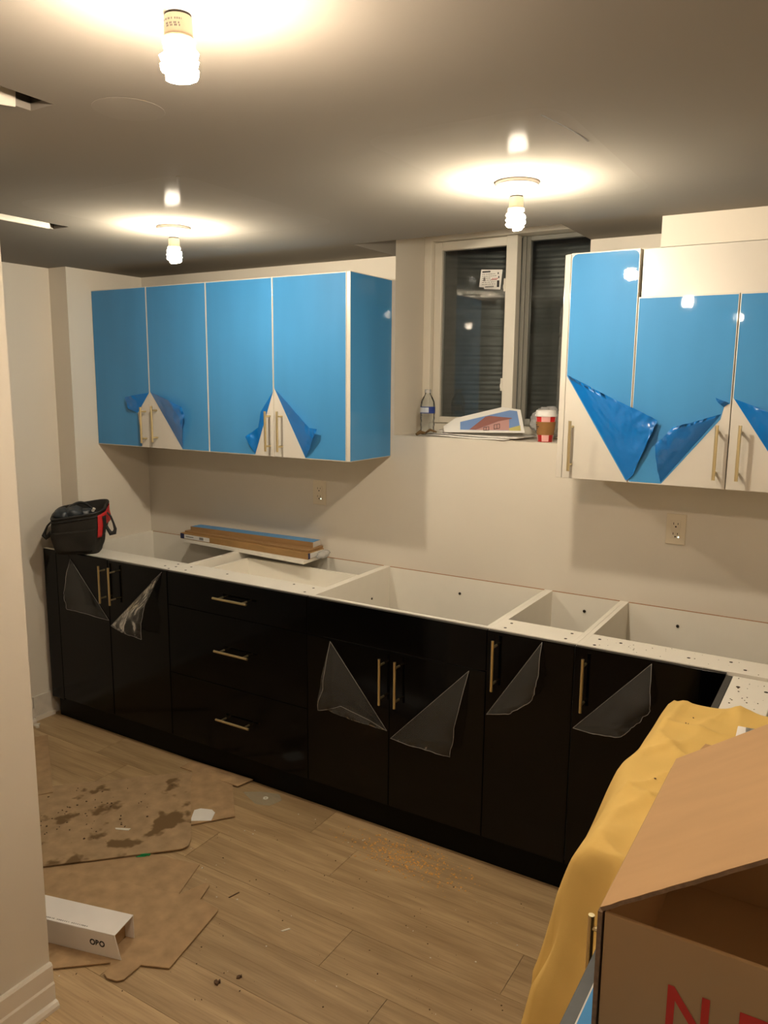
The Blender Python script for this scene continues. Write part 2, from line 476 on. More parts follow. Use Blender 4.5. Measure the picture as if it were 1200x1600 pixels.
# pale drywall lips on the far side of the openings
bm = new_bm()
n = 14
lo, hi = [], []
for i in range(n):
    y = H1[2] + 0.002 + (H1[3] - 0.040 - H1[2]) * i / (n - 1)
    s = 0.010 * math.sin(math.pi * i / (n - 1)) + 0.004
    lo.append((H1[0] + 0.003, y, ZC - s)); hi.append((H1[0] + 0.006, y, ZC + 0.026))
for i in range(n - 1):
    bm.faces.new([bm.verts.new(p) for p in (lo[i], lo[i + 1], hi[i + 1], hi[i])])
o = obj('bent_metal_lip', bm, mt['drywall_edge'], ceiling)
so = o.modifiers.new('solid', 'SOLIDIFY'); so.thickness = 0.004
part('wood_lip', mt['drywall_edge'], ceiling, box, H2[0] + 0.001, H2[0] + 0.012, H2[2] + .002, H2[3] - 0.022, ZC - 0.003, ZC + 0.045, bevel=0.002)

def rounded(x0, x1, y0, y1, r, seg=5):
    p = []
    for cx, cy, a in ((x1 - r, y1 - r, 0), (x0 + r, y1 - r, 90), (x0 + r, y0 + r, 180), (x1 - r, y0 + r, 270)):
        for s in range(seg + 1):
            t = math.radians(a + 90 * s / seg); p.append((cx + r * math.cos(t), cy + r * math.sin(t)))
    return p
def soft_patch(x0, x1, y0, y1, r, depth, feather):
    bm = new_bm()
    rings = []
    for k_ in range(6):
        t = k_ / 5; z = ZC - depth * (t * t * (3 - 2 * t))
        rings.append([bm.verts.new((x, y, z - 0.00005)) for x, y in rounded(x0 + feather * t, x1 - feather * t, y0 + feather * t, y1 - feather * t, max(r - feather * t * .5, .01))])
    n_ = len(rings[0])
    for k_ in range(5):
        for q in range(n_): bm.faces.new((rings[k_][q], rings[k_][(q + 1) % n_], rings[k_ + 1][(q + 1) % n_], rings[k_ + 1][q]))
    bm.faces.new(rings[-1])
    return obj('plaster_patch', bm, mt['ceiling_patch'], ceiling, smooth=True)
soft_patch(1.86, 2.31, -1.44, -0.66, 0.07, 0.0012, 0.035)
soft_patch(0.60, 1.30, -1.42, -0.70, 0.07, 0.0008, 0.05)
bm = new_bm()
pts = [(2.262 + 0.028 * math.sin(s * 1.5), -1.40 + 0.22 * s + 0.004 * math.sin(s * 23), ZC - 0.0010) for s in [q / 14 for q in range(15)]]
for i in range(14):
    wv = 0.0012 + 0.001 * random.random()
    a, b_ = pts[i], pts[i + 1]
    bm.faces.new([bm.verts.new(p) for p in ((a[0] - wv, a[1], a[2] - .0004), (a[0] + wv, a[1], a[2] - .0004), (b_[0] + wv, b_[1], b_[2] - .0004), (b_[0] - wv, b_[1], b_[2] - .0004))])
obj('crack_line', bm, mt['crack'], ceiling)
bm = new_bm()
prism_xy(bm, [(1.275, -1.405), (1.285, -1.40), (1.10, -1.22), (1.09, -1.225)], ZC - 0.0018, ZC - 0.0004)
obj('tape_ridge', bm, mt['ceiling_patch'], ceiling)
# round patched spots
for cx, cy, r in ((1.575, -1.82, 0.07), (0.62, -0.468, 0.06)):
    bm = new_bm(); lathe(bm, [(r, ZC + 0.001), (r * 0.98, ZC - 0.0003)], cx, cy, 24)
    obj('round_patch', bm, mt['ceiling_patch'], ceiling)

# back wall with the window recess, left wall with jog, others
bm = new_bm()
box(bm, XL - .15, NX0, 0, WT, -0.012, PZ + .1); box(bm, NX1, XR + .15, 0, WT, -0.012, PZ + .1)
box(bm, NX0, NX1, 0, WT, -0.012, NZ0); box(bm, NX0, NX1, 0, WT, PZ, PZ + .1)
struct(obj('wall_back', bm, mt['wall']), 'beige painted back wall with deep window recess')
bm = new_bm()
prism_xy(bm, [(XL - .15, YF - .15), (XL, YF - .15), (XL, YJ), (XJ, YJ), (XJ, 0.0), (XL - .15, 0.0)], -0.012, ZC)
struct(obj('wall_left', bm, mt['wall']), 'beige left wall with a small step')
struct(part('wall_right', mt['wall'], None, box, XR, XR + .15, YF - .15, 0, -0.012, ZC), 'right wall')
struct(part('wall_front', mt['wall'], None, box, XL, XR, YF - .15, YF, -0.012, ZC), 'wall behind the viewpoint')
struct(part('wall_partition', mt['wall'], None, box, 0.985, 1.100, YF, -1.797, -0.012, ZC), 'near partition wall end at the left edge')
struct(part('wall_bulkhead', mt['wall'], None, box, 2.258, XR, -0.302, -0.001, 2.118, ZC), 'boxed bulkhead above the right cabinets')

def baseboard(name, axis_pts, side, h=0.128):
    """profile swept along +y at x; side=+1 protrudes to +x"""
    x, y0, y1 = axis_pts
    s = side
    prof = [(0, 0.0), (0.017, 0.0), (0.017, 0.068), (0.013, 0.074), (0.013, h - 0.006), (0.009, h), (0, h)]
    bm = new_bm()
    a = [bm.verts.new((x + s * d, y0, z)) for d, z in prof]; b = [bm.verts.new((x + s * d, y1, z)) for d, z in prof]
    bm.faces.new(a); bm.faces.new(b[::-1])
    for i in range(len(prof)): bm.faces.new((a[i], b[i], b[(i + 1) % len(prof)], a[(i + 1) % len(prof)]))
    o = struct(obj(name, bm, mt['trim'] if side > 0 and x > 0 else mt['dirty_trim']))
    # shoe moulding
    bm = new_bm()
    sp = [(0.0175, 0), (0.032, 0), (0.032, 0.010), (0.027, 0.019), (0.0175, 0.022)]
    a = [bm.verts.new((x + s * d, y0, z)) for d, z in sp]; b = [bm.verts.new((x + s * d, y1, z)) for d, z in sp]
    bm.faces.new(a); bm.faces.new(b[::-1])
    for i in range(len(sp)): bm.faces.new((a[i], b[i], b[(i + 1) % len(sp)], a[(i + 1) % len(sp)]))
    obj('shoe_moulding', bm, mt['trim'], o)
    return o
baseboard('baseboard_partition', (1.100, YF, -1.797), 1)
baseboard('baseboard_left', (XL, YF, -0.70), 1)
bb = struct(part('baseboard_corner', mt['dirty_trim'], None, box, XL, XL + 0.014, -0.698, -0.582, 0.024, 0.125))
part('shoe_moulding', mt['trim'], bb, box, XL, XL + 0.02, -0.698, -0.582, 0.0, 0.0235)

# ------------------------------------------------------------------ window
WY = 0.27
win = bpy.data.objects.new('window_1', None); C.objects.link(win); win.location = ((NX0 + NX1) / 2, WY, NZ0)
struct(win, 'white vinyl slider window, dark outside')
e = 0.0005
bm = new_bm()
box(bm, NX0 + e, NX0 + 0.038, WY - 0.02, WT, NZ0 + e, PZ - e); box(bm, NX1 - 0.038, NX1 - e, WY - 0.02, WT, NZ0 + e, PZ - e)
box(bm, NX0 + 0.038, NX1 - 0.038, WY - 0.02, WT, 2.305, PZ - e); box(bm, NX0 + 0.038, NX1 - 0.038, WY - 0.02, WT, NZ0 + e, NZ0 + 0.045)
obj('window_frame', bm, mt['vinyl'], win, bevel=0.003)
bm = new_bm()      # sliding sash (left)
sx0, sx1, sz0, sz1 = 1.149, 1.548, 1.507, 2.303
box(bm, sx0, 1.187, WY + .006, WY + .04, sz0, sz1); box(bm, 1.498, sx1, WY - .008, WY + .04, sz0, sz1)
box(bm, 1.187, 1.498, WY + .006, WY + .04, sz0, 1.535); box(bm, 1.187, 1.498, WY + .006, WY + .04, 2.266, sz1)
obj('sash_frame', bm, mt['vinyl'], win, bevel=0.003)
part('pane', mt['glass'], win, box, 1.188, 1.497, WY + .022, WY + .025, 1.536, 2.265)
bm = new_bm()      # fixed sash tracks (right)
box(bm, 1.549, 1.566, WY + .045, WY + .075, sz0, 2.303); box(bm, 1.566, 1.584, WY + .052, WY + .08, sz0, 2.303)
box(bm, 1.584, 1.90, WY + .052, WY + .08, sz0, 1.535); box(bm, 1.584, 1.90, WY + .052, WY + .08, 2.285, 2.303)
obj('fixed_sash_track', bm, mt['vinyl_grey'], win, bevel=0.002)
part('pane', mt['glass'], win, box, 1.585, 1.899, WY + .066, WY + .069, 1.536, 2.284)
for z in (2.075, 1.655):
    bm = new_bm(); box(bm, 1.488, 1.4975, WY - .004, WY + .010, z, z + 0.055); box(bm, 1.484, 1.488, WY, WY + .008, z + .012, z + .030)
    obj('sash_latch', bm, mt['vinyl'], win, bevel=0.002)
# manufacturer sticker on the left pane: label sheet with print
yS = WY + .0214
bm = new_bm()
prism_xz(bm, [(1.363, 2.103), (1.386, 2.100), (1.388, 2.093), (1.463, 2.087), (1.471, 2.168), (1.469, 2.170), (1.373, 2.176), (1.371, 2.174)], yS, yS + 0.0005)
stk = obj('sticker', bm, mt['paper'], win)
bm = new_bm(); yp = yS - .0003
def bar(x0, x1, z0, z1): box(bm, x0, x1, yp, yp + .0002, z0, z1)
bar(1.377, 1.415, 2.162, 2.168); bar(1.449, 1.454, 2.152, 2.160); bar(1.452, 1.457, 2.135, 2.144); bar(1.447, 1.458, 2.098, 2.126)
for i in range(9): bar(1.393 + i * .0045, 1.3955 + i * .0045, 2.098, 2.105)
obj('print', bm, mt['print_dark'], stk)
bm = new_bm()
for r_ in range(6):
    zz = 2.156 - r_ * .0085; xx = 1.377
    while xx < (1.44 if r_ != 2 else 1.41):
        l = random.uniform(.003, .010); bar(xx, xx + l, zz - .0025, zz); xx += l + random.uniform(.0015, .004)
bar(1.383, 1.392, 2.126, 2.142)
obj('print', bm, mt['print_grey'], stk)
bm = new_bm()
for i in range(6):
    x = 1.421 + i * .0048; z = 2.128 + .004 * (i % 2); bar(x, x + .0038, z, z + .005)
obj('red_mark', bm, mt['print_red'], stk)
bm = new_bm(); box(bm, 1.742, 1.80, WY + .0652, WY + .0657, 2.06, 2.135)
obj('sticker', bm, mt['paper'], win)

# corrugated steel window well outside
bm = new_bm()
cx, ry, rx = (NX0 + NX1) / 2, 0.55, 0.62
npt, nz = 44, 150
grid = []
for kz in range(nz):
    z = 1.30 + kz * (1.45 / (nz - 1))
    off = 0.0032 * math.sin(2 * math.pi * z / 0.0245)
    grid.append([bm.verts.new((cx + (rx + off) * math.cos(math.pi * q / npt), WT + 0.002 + (ry + off) * math.sin(math.pi * q / npt), z)) for q in range(npt + 1)])
for a in range(nz - 1):
    for q in range(npt): bm.faces.new((grid[a][q], grid[a][q + 1], grid[a + 1][q + 1], grid[a + 1][q]))
tag(obj('window_well', bm, mt['well'], None, smooth=True), 'corrugated steel window well outside the dark window', 'window well')
bm = new_bm(); prism_xy(bm, [(cx + (rx - .01) * math.cos(math.pi * q / 20), WT + .003 + (ry - .01) * math.sin(math.pi * q / 20)) for q in range(21)], 1.27, 1.30)
struct(obj('ground_well', bm, mt['soil']))

# ================================================================== handles, films
def handle(parent, c, axis, face, length=0.172, out=(0, -1, 0)):
    """bar pull: c=centre on the door face; axis 'z','x' or 'y'"""
    c = Vector(c); o = Vector(out)
    d = {'z': Vector((0, 0, 1)), 'x': Vector((1, 0, 0)), 'y': Vector((0, 1, 0))}[axis]
    bm = new_bm()
    m = c + o * 0.034
    tube(bm, [m - d * length / 2, m + d * length / 2], 0.0052, 12)
    for s in (-1, 1):
        tube(bm, [c + d * s * 0.064 + o * 0.0002, m + d * s * 0.064], 0.0042, 8)
    return obj('handle', bm, mt['brass'], parent, smooth=False, bevel=0.0)

def film_flap(name, poly, y0, mat, parent, lift=0.03, seed=0, wr=0.010, out=-1, rim=None):
    """loose peeled corner: poly[0]..poly[-1] is the fold line still stuck to the door"""
    bm = new_bm()
    f = bm.faces.new([bm.verts.new((x, 0, z)) for x, z in poly])
    bmesh.ops.triangulate(bm, faces=[f])
    for _ in range(4):
        bmesh.ops.subdivide_edges(bm, edges=bm.edges[:], cuts=1, use_grid_fill=True)
    bmesh.ops.triangulate(bm, faces=bm.faces[:])
    a = Vector((poly[0][0], poly[0][1])); b = Vector((poly[-1][0], poly[-1][1])); d = (b - a).normalized()
    nrm = Vector((-d.y, d.x))
    mx = max(abs((Vector(p) - a).dot(nrm)) for p in poly) or 1
    def D(px, pz):
        q = abs((Vector((px, pz)) - a).dot(nrm)) / mx
        along = (Vector((px, pz)) - a).dot(d)
        n1 = noise.noise((px * 17 + seed, pz * 17, seed * 3.1))
        n2 = noise.noise((along * 55 + seed, q * 3, seed * 1.7))
        n3 = 1 - abs(noise.noise((px * 34 + seed, pz * 34, seed)))
        return Vector((px + q * 0.006 * n2, y0 + out * (0.0012 + lift * math.sin(q * 2.2) + q * wr * (n1 + 0.5 * n2 + 0.8 * n3 + 0.6)), pz + q * 0.006 * n1))
    for v in bm.verts: v.co = D(v.co.x, v.co.z)
    o = obj(name, bm, mat, parent, smooth=True)
    if rim is not None:
        bm = new_bm()
        for i in range(len(poly)):
            p, q = Vector(poly[i]), Vector(poly[(i + 1) % len(poly)])
            tube(bm, [D(*(p + (q - p) * k_ / 10)) - Vector((0, .0006, 0)) for k_ in range(11)], 0.0011, 4)
        obj('film_edge', bm, rim, parent)
    return o

def film(parent, poly, y0, mat, t=0.0006, name='protective_film'):
    bm = new_bm(); prism_xz(bm, poly, y0 - t - 0.0001, y0 - 0.0001)
    return obj(name, bm, mat, parent)

# ================================================================== wall cabinets
ZB, ZT = 1.368, 2.1155
YU = -0.322                      # door faces
def wall_box(c, x0, x1, z0, z1, yb=-0.303):
    t = 0.016; m = mt['melamine']
    part('side_panel', m, c, box, x0, x0 + t, yb, -0.002, z0, z1)
    part('side_panel', m, c, box, x1 - t, x1, yb, -0.002, z0, z1)
    part('top_panel', m, c, box, x0 + t, x1 - t, yb, -0.002, z1 - t, z1)
    part('bottom_panel', m, c, box, x0 + t, x1 - t, yb, -0.002, z0, z0 + t)
    part('back_panel', m, c, box, x0 + t, x1 - t, -0.010, -0.002, z0 + t, z1 - t)
def wall_door(c, x0, x1, z0, z1, filmpoly, flaps, hx, hz=1.481, round_top=False):
    g = 0.0012
    d = part('door', mt['white_door'], c, box, x0 + g, x1 - g, YU, YU + 0.018, z0, z1, bevel=0.0012)
    film(d, filmpoly, YU, mt['film'])
    for i, (fp, lift) in enumerate(flaps):
        film_flap('loose_film', fp, YU - 0.0008, mt['film_flap'], d, lift, seed=x0 * 7 + i * 3 + 1)
    handle(d, (hx, YU, hz), 'z', None, 0.170)
    return d

i_ = 0.0042                        # film inset from door edges
def uc(label, x0, x1):
    return thing('wall_cabinet', ((x0 + x1) / 2, -0.16, ZB), label, 'cabinet', 'wall cabinets under blue film')

cA = uc('two-door wall cabinet under blue film, in the left corner of the room', -0.4265, 0.3294)
wall_box(cA, -0.4265, 0.3292, ZB, ZT)
wall_door(cA, -0.4265, -0.045, ZB, ZT,
          [(-0.4265 + i_, ZB + i_), (-0.110, ZB + i_), (-0.131, 1.53), (-0.045 - i_, 1.628), (-0.045 - i_, ZT - i_), (-0.4265 + i_, ZT - i_)],
          [([(-0.049, 1.628), (-0.097, 1.621), (-0.187, 1.603), (-0.177, 1.552), (-0.131, 1.532)], 0.012)], -0.076, 1.476)
wall_door(cA, -0.045, 0.3294, ZB, ZT,
          [(0.160, ZB + i_), (0.3294 - i_, ZB + i_), (0.3294 - i_, ZT - i_), (-0.045 + i_, ZT - i_), (-0.045 + i_, 1.634)],
          [([(-0.038, 1.632), (0.05, 1.612), (0.186, 1.570), (0.204, 1.527), (0.180, 1.45), (0.162, 1.374)], 0.016)], -0.002, 1.483)
cB = uc('two-door wall cabinet under blue film with blue end panel beside the window', 0.3294, 1.096)
wall_box(cB, 0.3296, 1.0775, ZB, ZT)
wall_door(cB, 0.3294, 0.705, ZB, ZT,
          [(0.3294 + i_, ZB + i_), (0.598, ZB + i_), (0.705 - i_, 1.643), (0.705 - i_, ZT - i_), (0.3294 + i_, ZT - i_)],
          [([(0.702, 1.645), (0.644, 1.557), (0.627, 1.491), (0.566, 1.447), (0.600, 1.376)], 0.010)], 0.683, 1.477)
wall_door(cB, 0.705, 1.0775, ZB, ZT,
          [(0.871, ZB + i_), (1.0775 - i_, ZB + i_), (1.0775 - i_, ZT - i_), (0.705 + i_, ZT - i_), (0.705 + i_, 1.660)],
          [([(0.712, 1.658), (0.80, 1.592), (0.909, 1.501), (0.948, 1.499), (0.910, 1.42), (0.874, 1.373)], 0.014)], 0.748, 1.478)
ep = part('end_panel', mt['white_door'], cB, box, 1.0780, 1.0955, YU, -0.002, ZB, ZT, bevel=0.001)
bm = new_bm(); box(bm, 1.0956, 1.0962, YU + .002, -0.006, ZB + .003, ZT - .003); obj('protective_film', bm, mt['film'], ep)

ZT2, ZT3 = 2.117, 1.966
cC = uc('tall narrow wall cabinet with one blue-filmed door, right of the window', 1.9565, 2.2033)
wall_box(cC, 1.9570, 2.2033, ZB, ZT2)
part('filler_strip', mt['white_door'], cC, box, 1.9565, 1.9762, YU + .001, YU + .018, ZB, ZT2 - .004, bevel=0.001)
rr = [(2.2033 - i_ - .018 * (1 - math.sin(math.radians(a))), ZT2 - i_ - .018 * (1 - math.cos(math.radians(a)))) for a in (90, 60, 30, 0)]
ll = [(1.9766 + i_ + .018 * (1 - math.sin(math.radians(a))), ZT2 - i_ - .018 * (1 - math.cos(math.radians(a)))) for a in (0, 30, 60, 90)]
wall_door(cC, 1.9766, 2.2033, ZB, ZT2,
          [(2.1985, ZB + i_), (2.2033 - i_, ZB + .012)] + rr + ll + [(1.9766 + i_, 1.716)],
          [([(1.982, 1.720), (2.023, 1.694), (2.12, 1.655), (2.212, 1.615), (2.292, 1.579), (2.255, 1.48), (2.222, 1.395), (2.202, 1.374)], 0.013)], 2.010, 1.4815)
cD = uc('short wall cabinet with blue-filmed double doors below a white panel, at the right edge', 2.2033, 2.806)
wall_box(cD, 2.2040, 2.806, ZB, ZT3)
wall_door(cD, 2.2033, 2.5047, ZB, ZT3,
          [(2.2033 + i_, ZB + i_), (2.312, ZB + i_), (2.42, 1.512), (2.476, 1.585), (2.485, 1.628), (2.5047 - i_, 1.634), (2.5047 - i_, ZT3 - i_), (2.2033 + i_, ZT3 - i_)],
          [([(2.478, 1.602), (2.41, 1.575), (2.341, 1.557), (2.292, 1.496), (2.300, 1.43), (2.310, 1.376)], 0.018),
           ([(2.499, 1.636), (2.459, 1.655), (2.466, 1.640), (2.484, 1.624)], 0.012)], 2.4735, 1.4835)
wall_door(cD, 2.5047, 2.806, ZB, ZT3,
          [(2.70, ZB + i_), (2.806 - i_, ZB + i_), (2.806 - i_, ZT3 - i_), (2.5047 + i_, ZT3 - i_), (2.5047 + i_, 1.652)],
          [([(2.511, 1.650), (2.58, 1.625), (2.68, 1.58), (2.74, 1.50), (2.70, 1.376)], 0.016)], 2.539, 1.485)
part('white_top_panel', mt['white_door'], cD, box, 2.2085, 2.806, -0.3055, -0.3035, ZT3 + .001, ZT2 - .001)

# ================================================================== base cabinets (back run)
HB, ZD, YD, YC = 0.873, 0.1157, -0.605, -0.586     # top, door bottom, door face, carcase front
def base_box(c, x0, x1, rail=True, lside=True, rside=True, zb=None):
    t = 0.016; m = mt['melamine']; zb = ZD if zb is None else zb
    if lside: part('side_panel', m, c, box, x0, x0 + t, YC, -0.002, zb, HB, bevel=0.0006)
    if rside: part('side_panel', m, c, box, x1 - t, x1, YC, -0.002, zb, HB, bevel=0.0006)
    part('bottom_panel', m, c, box, x0 + t, x1 - t, YC, -0.002, zb, zb + t)
    b = part('back_panel', m, c, box, x0 + t, x1 - t, -0.0060, -0.0022, zb + t, HB - .002)
    part('back_panel_edge', mt['hardboard'], b, box, x0 + t, x1 - t, -0.0062, -0.0020, HB - .002, HB)
    if rail:
        return part('front_rail', m, c, box, x0 + t, x1 - t, YC, YC + 0.125, HB - t, HB, bevel=0.0006)

def holes(rail, pts, r=0.0052):
    for x, y in pts:
        bm = new_bm(); lathe(bm, [(r, HB + .0001), (r, HB + .0006)], x, y, 10)
        obj('screw_hole', bm, mt['hole'], rail)

def screws_side(panel, x, pts, s):
    for y, z in pts:
        bm = new_bm(); tube(bm, [(x, y, z), (x + s * .003, y, z)], 0.005, 8)
        obj('screw', bm, mt['screw'], panel)

def base_door(c, x0, x1, z0, z1, peel, flap, hx, hz, lift=0.03, seed=1, name='door'):
    g = 0.0014
    d = part(name, mt['black'], c, box, x0 + g, x1 - g, YD, YD + 0.018, z0, z1, bevel=0.001)
    if peel: film(d, peel, YD, mt['clear_film'], 0.0005)
    if flap: film_flap('loose_film', flap, YD - 0.0006, mt['clear_flap'], d, lift, seed, 0.016, rim=mt['film_rim'])
    if hx is not None: handle(d, (hx, YD, hz), 'z', None, 0.176)
    return d

def bc(label, x0, x1):
    return thing('base_cabinet', ((x0 + x1) / 2, -0.30, ZD), label, 'cabinet', 'black base cabinets without worktop')

x_A, x_B, x_C, x_D, x_M, x_E, x_F, x_G, x_H = -0.520, -0.426, 0.3284, 1.0851, 1.4599, 1.8402, 2.1414, 2.5212, 2.606
g = 0.004
c1 = bc('two-door black base cabinet under the tool bag, left end of the row', x_A, x_C)
r1 = base_box(c1, x_B, x_C)
holes(r1, [(0.258, -0.548), (0.285, -0.495), (0.312, -0.535), (0.309, -0.575)])
bm = new_bm()
prism_yz(bm, [(YD, 0.108), (YD, HB - .002), (YC, HB - .002), (YC, 0.108)], x_A, x_B - .001); obj('filler_strip', bm, mt['black'], c1, bevel=0.001)
part('filler_top_edge', mt['melamine'], c1, box, x_A, x_B - .001, YD + .001, YC, HB - .0019, HB - .0005)
xm = -0.0555
base_door(c1, x_B, xm, ZD, HB - .003,
          [(x_B + g, ZD + g), (xm - g, ZD + g), (xm - g, 0.580), (-0.319, 0.841), (-0.335, HB - .008), (x_B + g, HB - .008)],
          [(-0.316, 0.842), (-0.312, 0.72), (-0.294, 0.609), (-0.24, 0.612), (-0.186, 0.606), (-0.062, 0.582)], -0.0775, 0.757, 0.035, 2)
base_door(c1, xm, x_C, ZD, HB - .003,
          [(xm + g, ZD + g), (x_C - g, ZD + g), (x_C - g, HB - .008), (0.31, HB - .008), (xm + g, 0.556)],
          [(-0.050, 0.558), (0.08, 0.560), (0.206, 0.553), (0.222, 0.70), (0.237, 0.811), (0.300, 0.862)], -0.011, 0.757, 0.035, 5)

c2 = bc('black base cabinet with three drawers and brass bar handles', x_C, x_D)
r2 = base_box(c2, x_C + .0005, x_D - .0005)
holes(r2, [(0.394, -0.558), (0.372, -0.502), (0.592, -0.511), (0.935, -0.491), (1.042, -0.561), (1.037, -0.496)])
zz = [(0.723, HB - .003, 0.802), (0.4145, 0.7205, 0.573), (ZD, 0.412, 0.270)]
for q, (z0, z1, hz) in enumerate(zz):
    d = part('drawer_front', mt['black'], c2, box, x_C + .0014, x_D - .0014, YD, YD + .018, z0, z1, bevel=0.001)
    handle(d, (0.716, YD, hz), 'x', None, 0.182)
    if q == 0:
        dx0, dx1, dy0, dy1, dz0, dz1 = 0.372, 1.042, YC + .002, -0.125, 0.755, 0.846
        bm = new_bm()
        box(bm, dx0, dx0 + .016, dy0, dy1, dz0, dz1); box(bm, dx1 - .016, dx1, dy0, dy1, dz0, dz1)
        box(bm, dx0 + .016, dx1 - .016, dy1 - .016, dy1, dz0, dz1); box(bm, dx0 + .016, dx1 - .016, dy0, dy0 + .016, dz0, dz1)
        box(bm, dx0 + .016, dx1 - .016, dy0 + .016, dy1 - .016, dz0, dz0 + .010)
        obj('drawer_box', bm, mt['melamine'], d, bevel=0.001)
        bm = new_bm(); box(bm, 0.93, 1.005, -0.405, -0.40, dz0 + .011, dz0 + .065); box(bm, 0.93, 1.005, -0.40, -0.375, dz0 + .011, dz0 + .015)
        obj('drawer_bracket', bm, mt['porcelain'], d)

c3 = bc('black sink base cabinet with plain false front above two doors', x_D, x_E)
base_box(c3, x_D, x_E, rail=False)
bm = new_bm()
box(bm, x_D + .016, x_E - .016, YC, YC + .016, HB - .14, HB); obj('front_brace', bm, mt['melamine'], c3)
part('false_front', mt['black'], c3, box, x_D + .0014, x_E - .0014, YD, YD + .018, 0.7245, HB - .003, bevel=0.001)
base_door(c3, x_D, x_M, ZD, 0.7215,
          [(x_D + g, ZD + g), (x_M - g, ZD + g), (x_M - g, 0.408), (1.195, 0.713), (1.17, 0.7175), (x_D + g, 0.7175)],
          [(1.196, 0.712), (1.189, 0.533), (1.168, 0.446), (1.21, 0.455), (1.27, 0.481), (1.38, 0.445), (1.452, 0.413)], 1.4355, 0.6095, 0.03, 8)
base_door(c3, x_M, x_E, ZD, 0.7215,
          [(x_M + g, ZD + g), (x_E - g, ZD + g), (x_E - g, 0.7175), (1.785, 0.7175), (x_M + g, 0.383)],
          [(1.778, 0.714), (1.755, 0.56), (1.732, 0.401), (1.67, 0.408), (1.606, 0.401), (1.468, 0.388)], 1.5005, 0.611, 0.03, 11)
for s in c3.children:
    if s.name.startswith('side_panel'):
        xw = wpos(s).x
        sgn = 1 if xw < 1.4 else -1
        if sgn == 1: screws_side(s, x_D + .0162, [(-0.16, 0.76), (-0.42, 0.80)], 1)
    if s.name.startswith('back_panel'):
        screws = s
bm = new_bm(); tube(bm, [(1.45, -0.0062, 0.80), (1.45, -0.009, 0.80)], 0.006, 8); obj('screw', bm, mt['screw'], screws)

c4 = bc('narrow black base cabinet with a single door, right of the sink cabinet', x_E, x_F)
r4 = base_box(c4, x_E + .0005, x_F - .0005)
holes(r4, [(1.884, -0.498), (1.885, -0.557), (2.096, -0.494), (2.095, -0.557)])
base_door(c4, x_E, x_F, ZD, HB - .003,
          [(x_E + g, ZD + g), (x_F - g, ZD + g), (x_F - g, HB - .008), (2.040, HB - .008), (x_E + g, 0.566)],
          [(2.034, 0.864), (2.037, 0.753), (2.030, 0.70), (2.015, 0.667), (1.95, 0.615), (1.848, 0.573)], 1.8755, 0.760, 0.025, 14)
c5 = bc('black corner base cabinet beside the yellow cloth, dusty white rail', x_F, x_H)
r5 = base_box(c5, x_F, 3.215)
holes(r5, [(2.191, -0.503), (2.193, -0.568), (2.259, -0.504), (2.47, -0.53), (2.585, -0.50), (2.63, -0.55)])
base_door(c5, x_F, x_G, ZD, HB - .003,
          [(x_F + g, ZD + g), (x_G - g, ZD + g), (x_G - g, HB - .008), (2.388, HB - .008), (x_F + g, 0.594)],
          [(2.379, 0.860), (2.388, 0.79), (2.394, 0.729), (2.35, 0.67), (2.314, 0.626), (2.23, 0.612), (2.149, 0.598)], 2.179, 0.756, 0.03, 17)
part('filler_strip', mt['black'], c5, box, x_G - .001, 2.586, YD, YC - .0002, ZD, HB - .003, bevel=0.001)
for s in list(c4.children) + list(c5.children):
    if s.name.startswith('back_panel'):
        xx = 1.99 if s.parent is c4 else 2.34
        bm = new_bm(); tube(bm, [(xx, -0.0062, 0.81), (xx, -0.009, 0.81)], 0.006, 8); obj('screw', bm, mt['screw'], s)

tk = tag(part('toe_kick', mt['black_kick'], None, box, -0.508, 2.640, -0.573, -0.557, 0.0, ZD - .001), 'long black toe-kick board under the base cabinets', 'toe kick')

# ---- right run, coming towards the viewer
def right_box(c, x0, x1, y0, y1):
    t = 0.016; m = mt['melamine']
    part('side_panel', m, c, box, x0, x1, y1 - t, y1, ZD, HB); part('side_panel', m, c, box, x0, x1, y0, y0 + t, ZD, HB)
    part('bottom_panel', m, c, box, x0, x1, y0 + t, y1 - t, ZD, ZD + t)
    part('back_panel', m, c, box, x1 - .004, x1, y0 + t, y1 - t, ZD + t, HB)
    return part('front_rail', m, c, box, x0, x0 + 0.109, y0 + t, y1 - t, HB - t, HB)
c6 = bc('narrow base cabinet turning the corner, wide dusty white top rail showing', 2.607, 3.2); c6.location = (2.9, -0.77, ZD)
r6 = right_box(c6, 2.607, 3.215, -0.925, -0.616)
for (x, y, r) in ((2.630, -0.70, .0056), (2.70, -0.70, .0056)):
    bm = new_bm(); lathe(bm, [(r, HB + .0001), (r, HB + .0006)], x, y, 10); obj('screw_hole', bm, mt['hole'], r6)
d = part('door', mt['black'], c6, box, 2.5875, 2.6045, -0.925, -0.612, ZD, HB - .004)
part('top_strip', mt['black_edge'], d, box, 2.5878, 2.6042, -0.925, -0.612, HB - .0039, HB - .003)  # grey strip along the door top, paler than its face
c7 = bc('base cabinet under the open cardboard box, grey door edge and handle showing', 2.607, 3.2); c7.location = (2.9, -2.1, ZD)
right_box(c7, 2.6125, 3.215, -2.46, -1.785)
d = part('door', mt['black'], c7, box, 2.592, 2.610, -2.46, -1.785, ZD, HB)
part('top_strip', mt['black_edge'], d, box, 2.5925, 2.6095, -2.46, -1.785, HB + .0001, HB + .0012)
handle(d, (2.592, -1.815, 0.768), 'z', None, 0.172, out=(-1, 0, 0))
bl = thing('blue_film_panel', (2.9, -2.16, HB), 'loose panel under blue film lying beneath the open box', 'panel')
part('board', mt['white_door'], bl, box, 2.6135, 3.10, -2.46, -1.905, HB + .0005, HB + .0165, bevel=0.001)
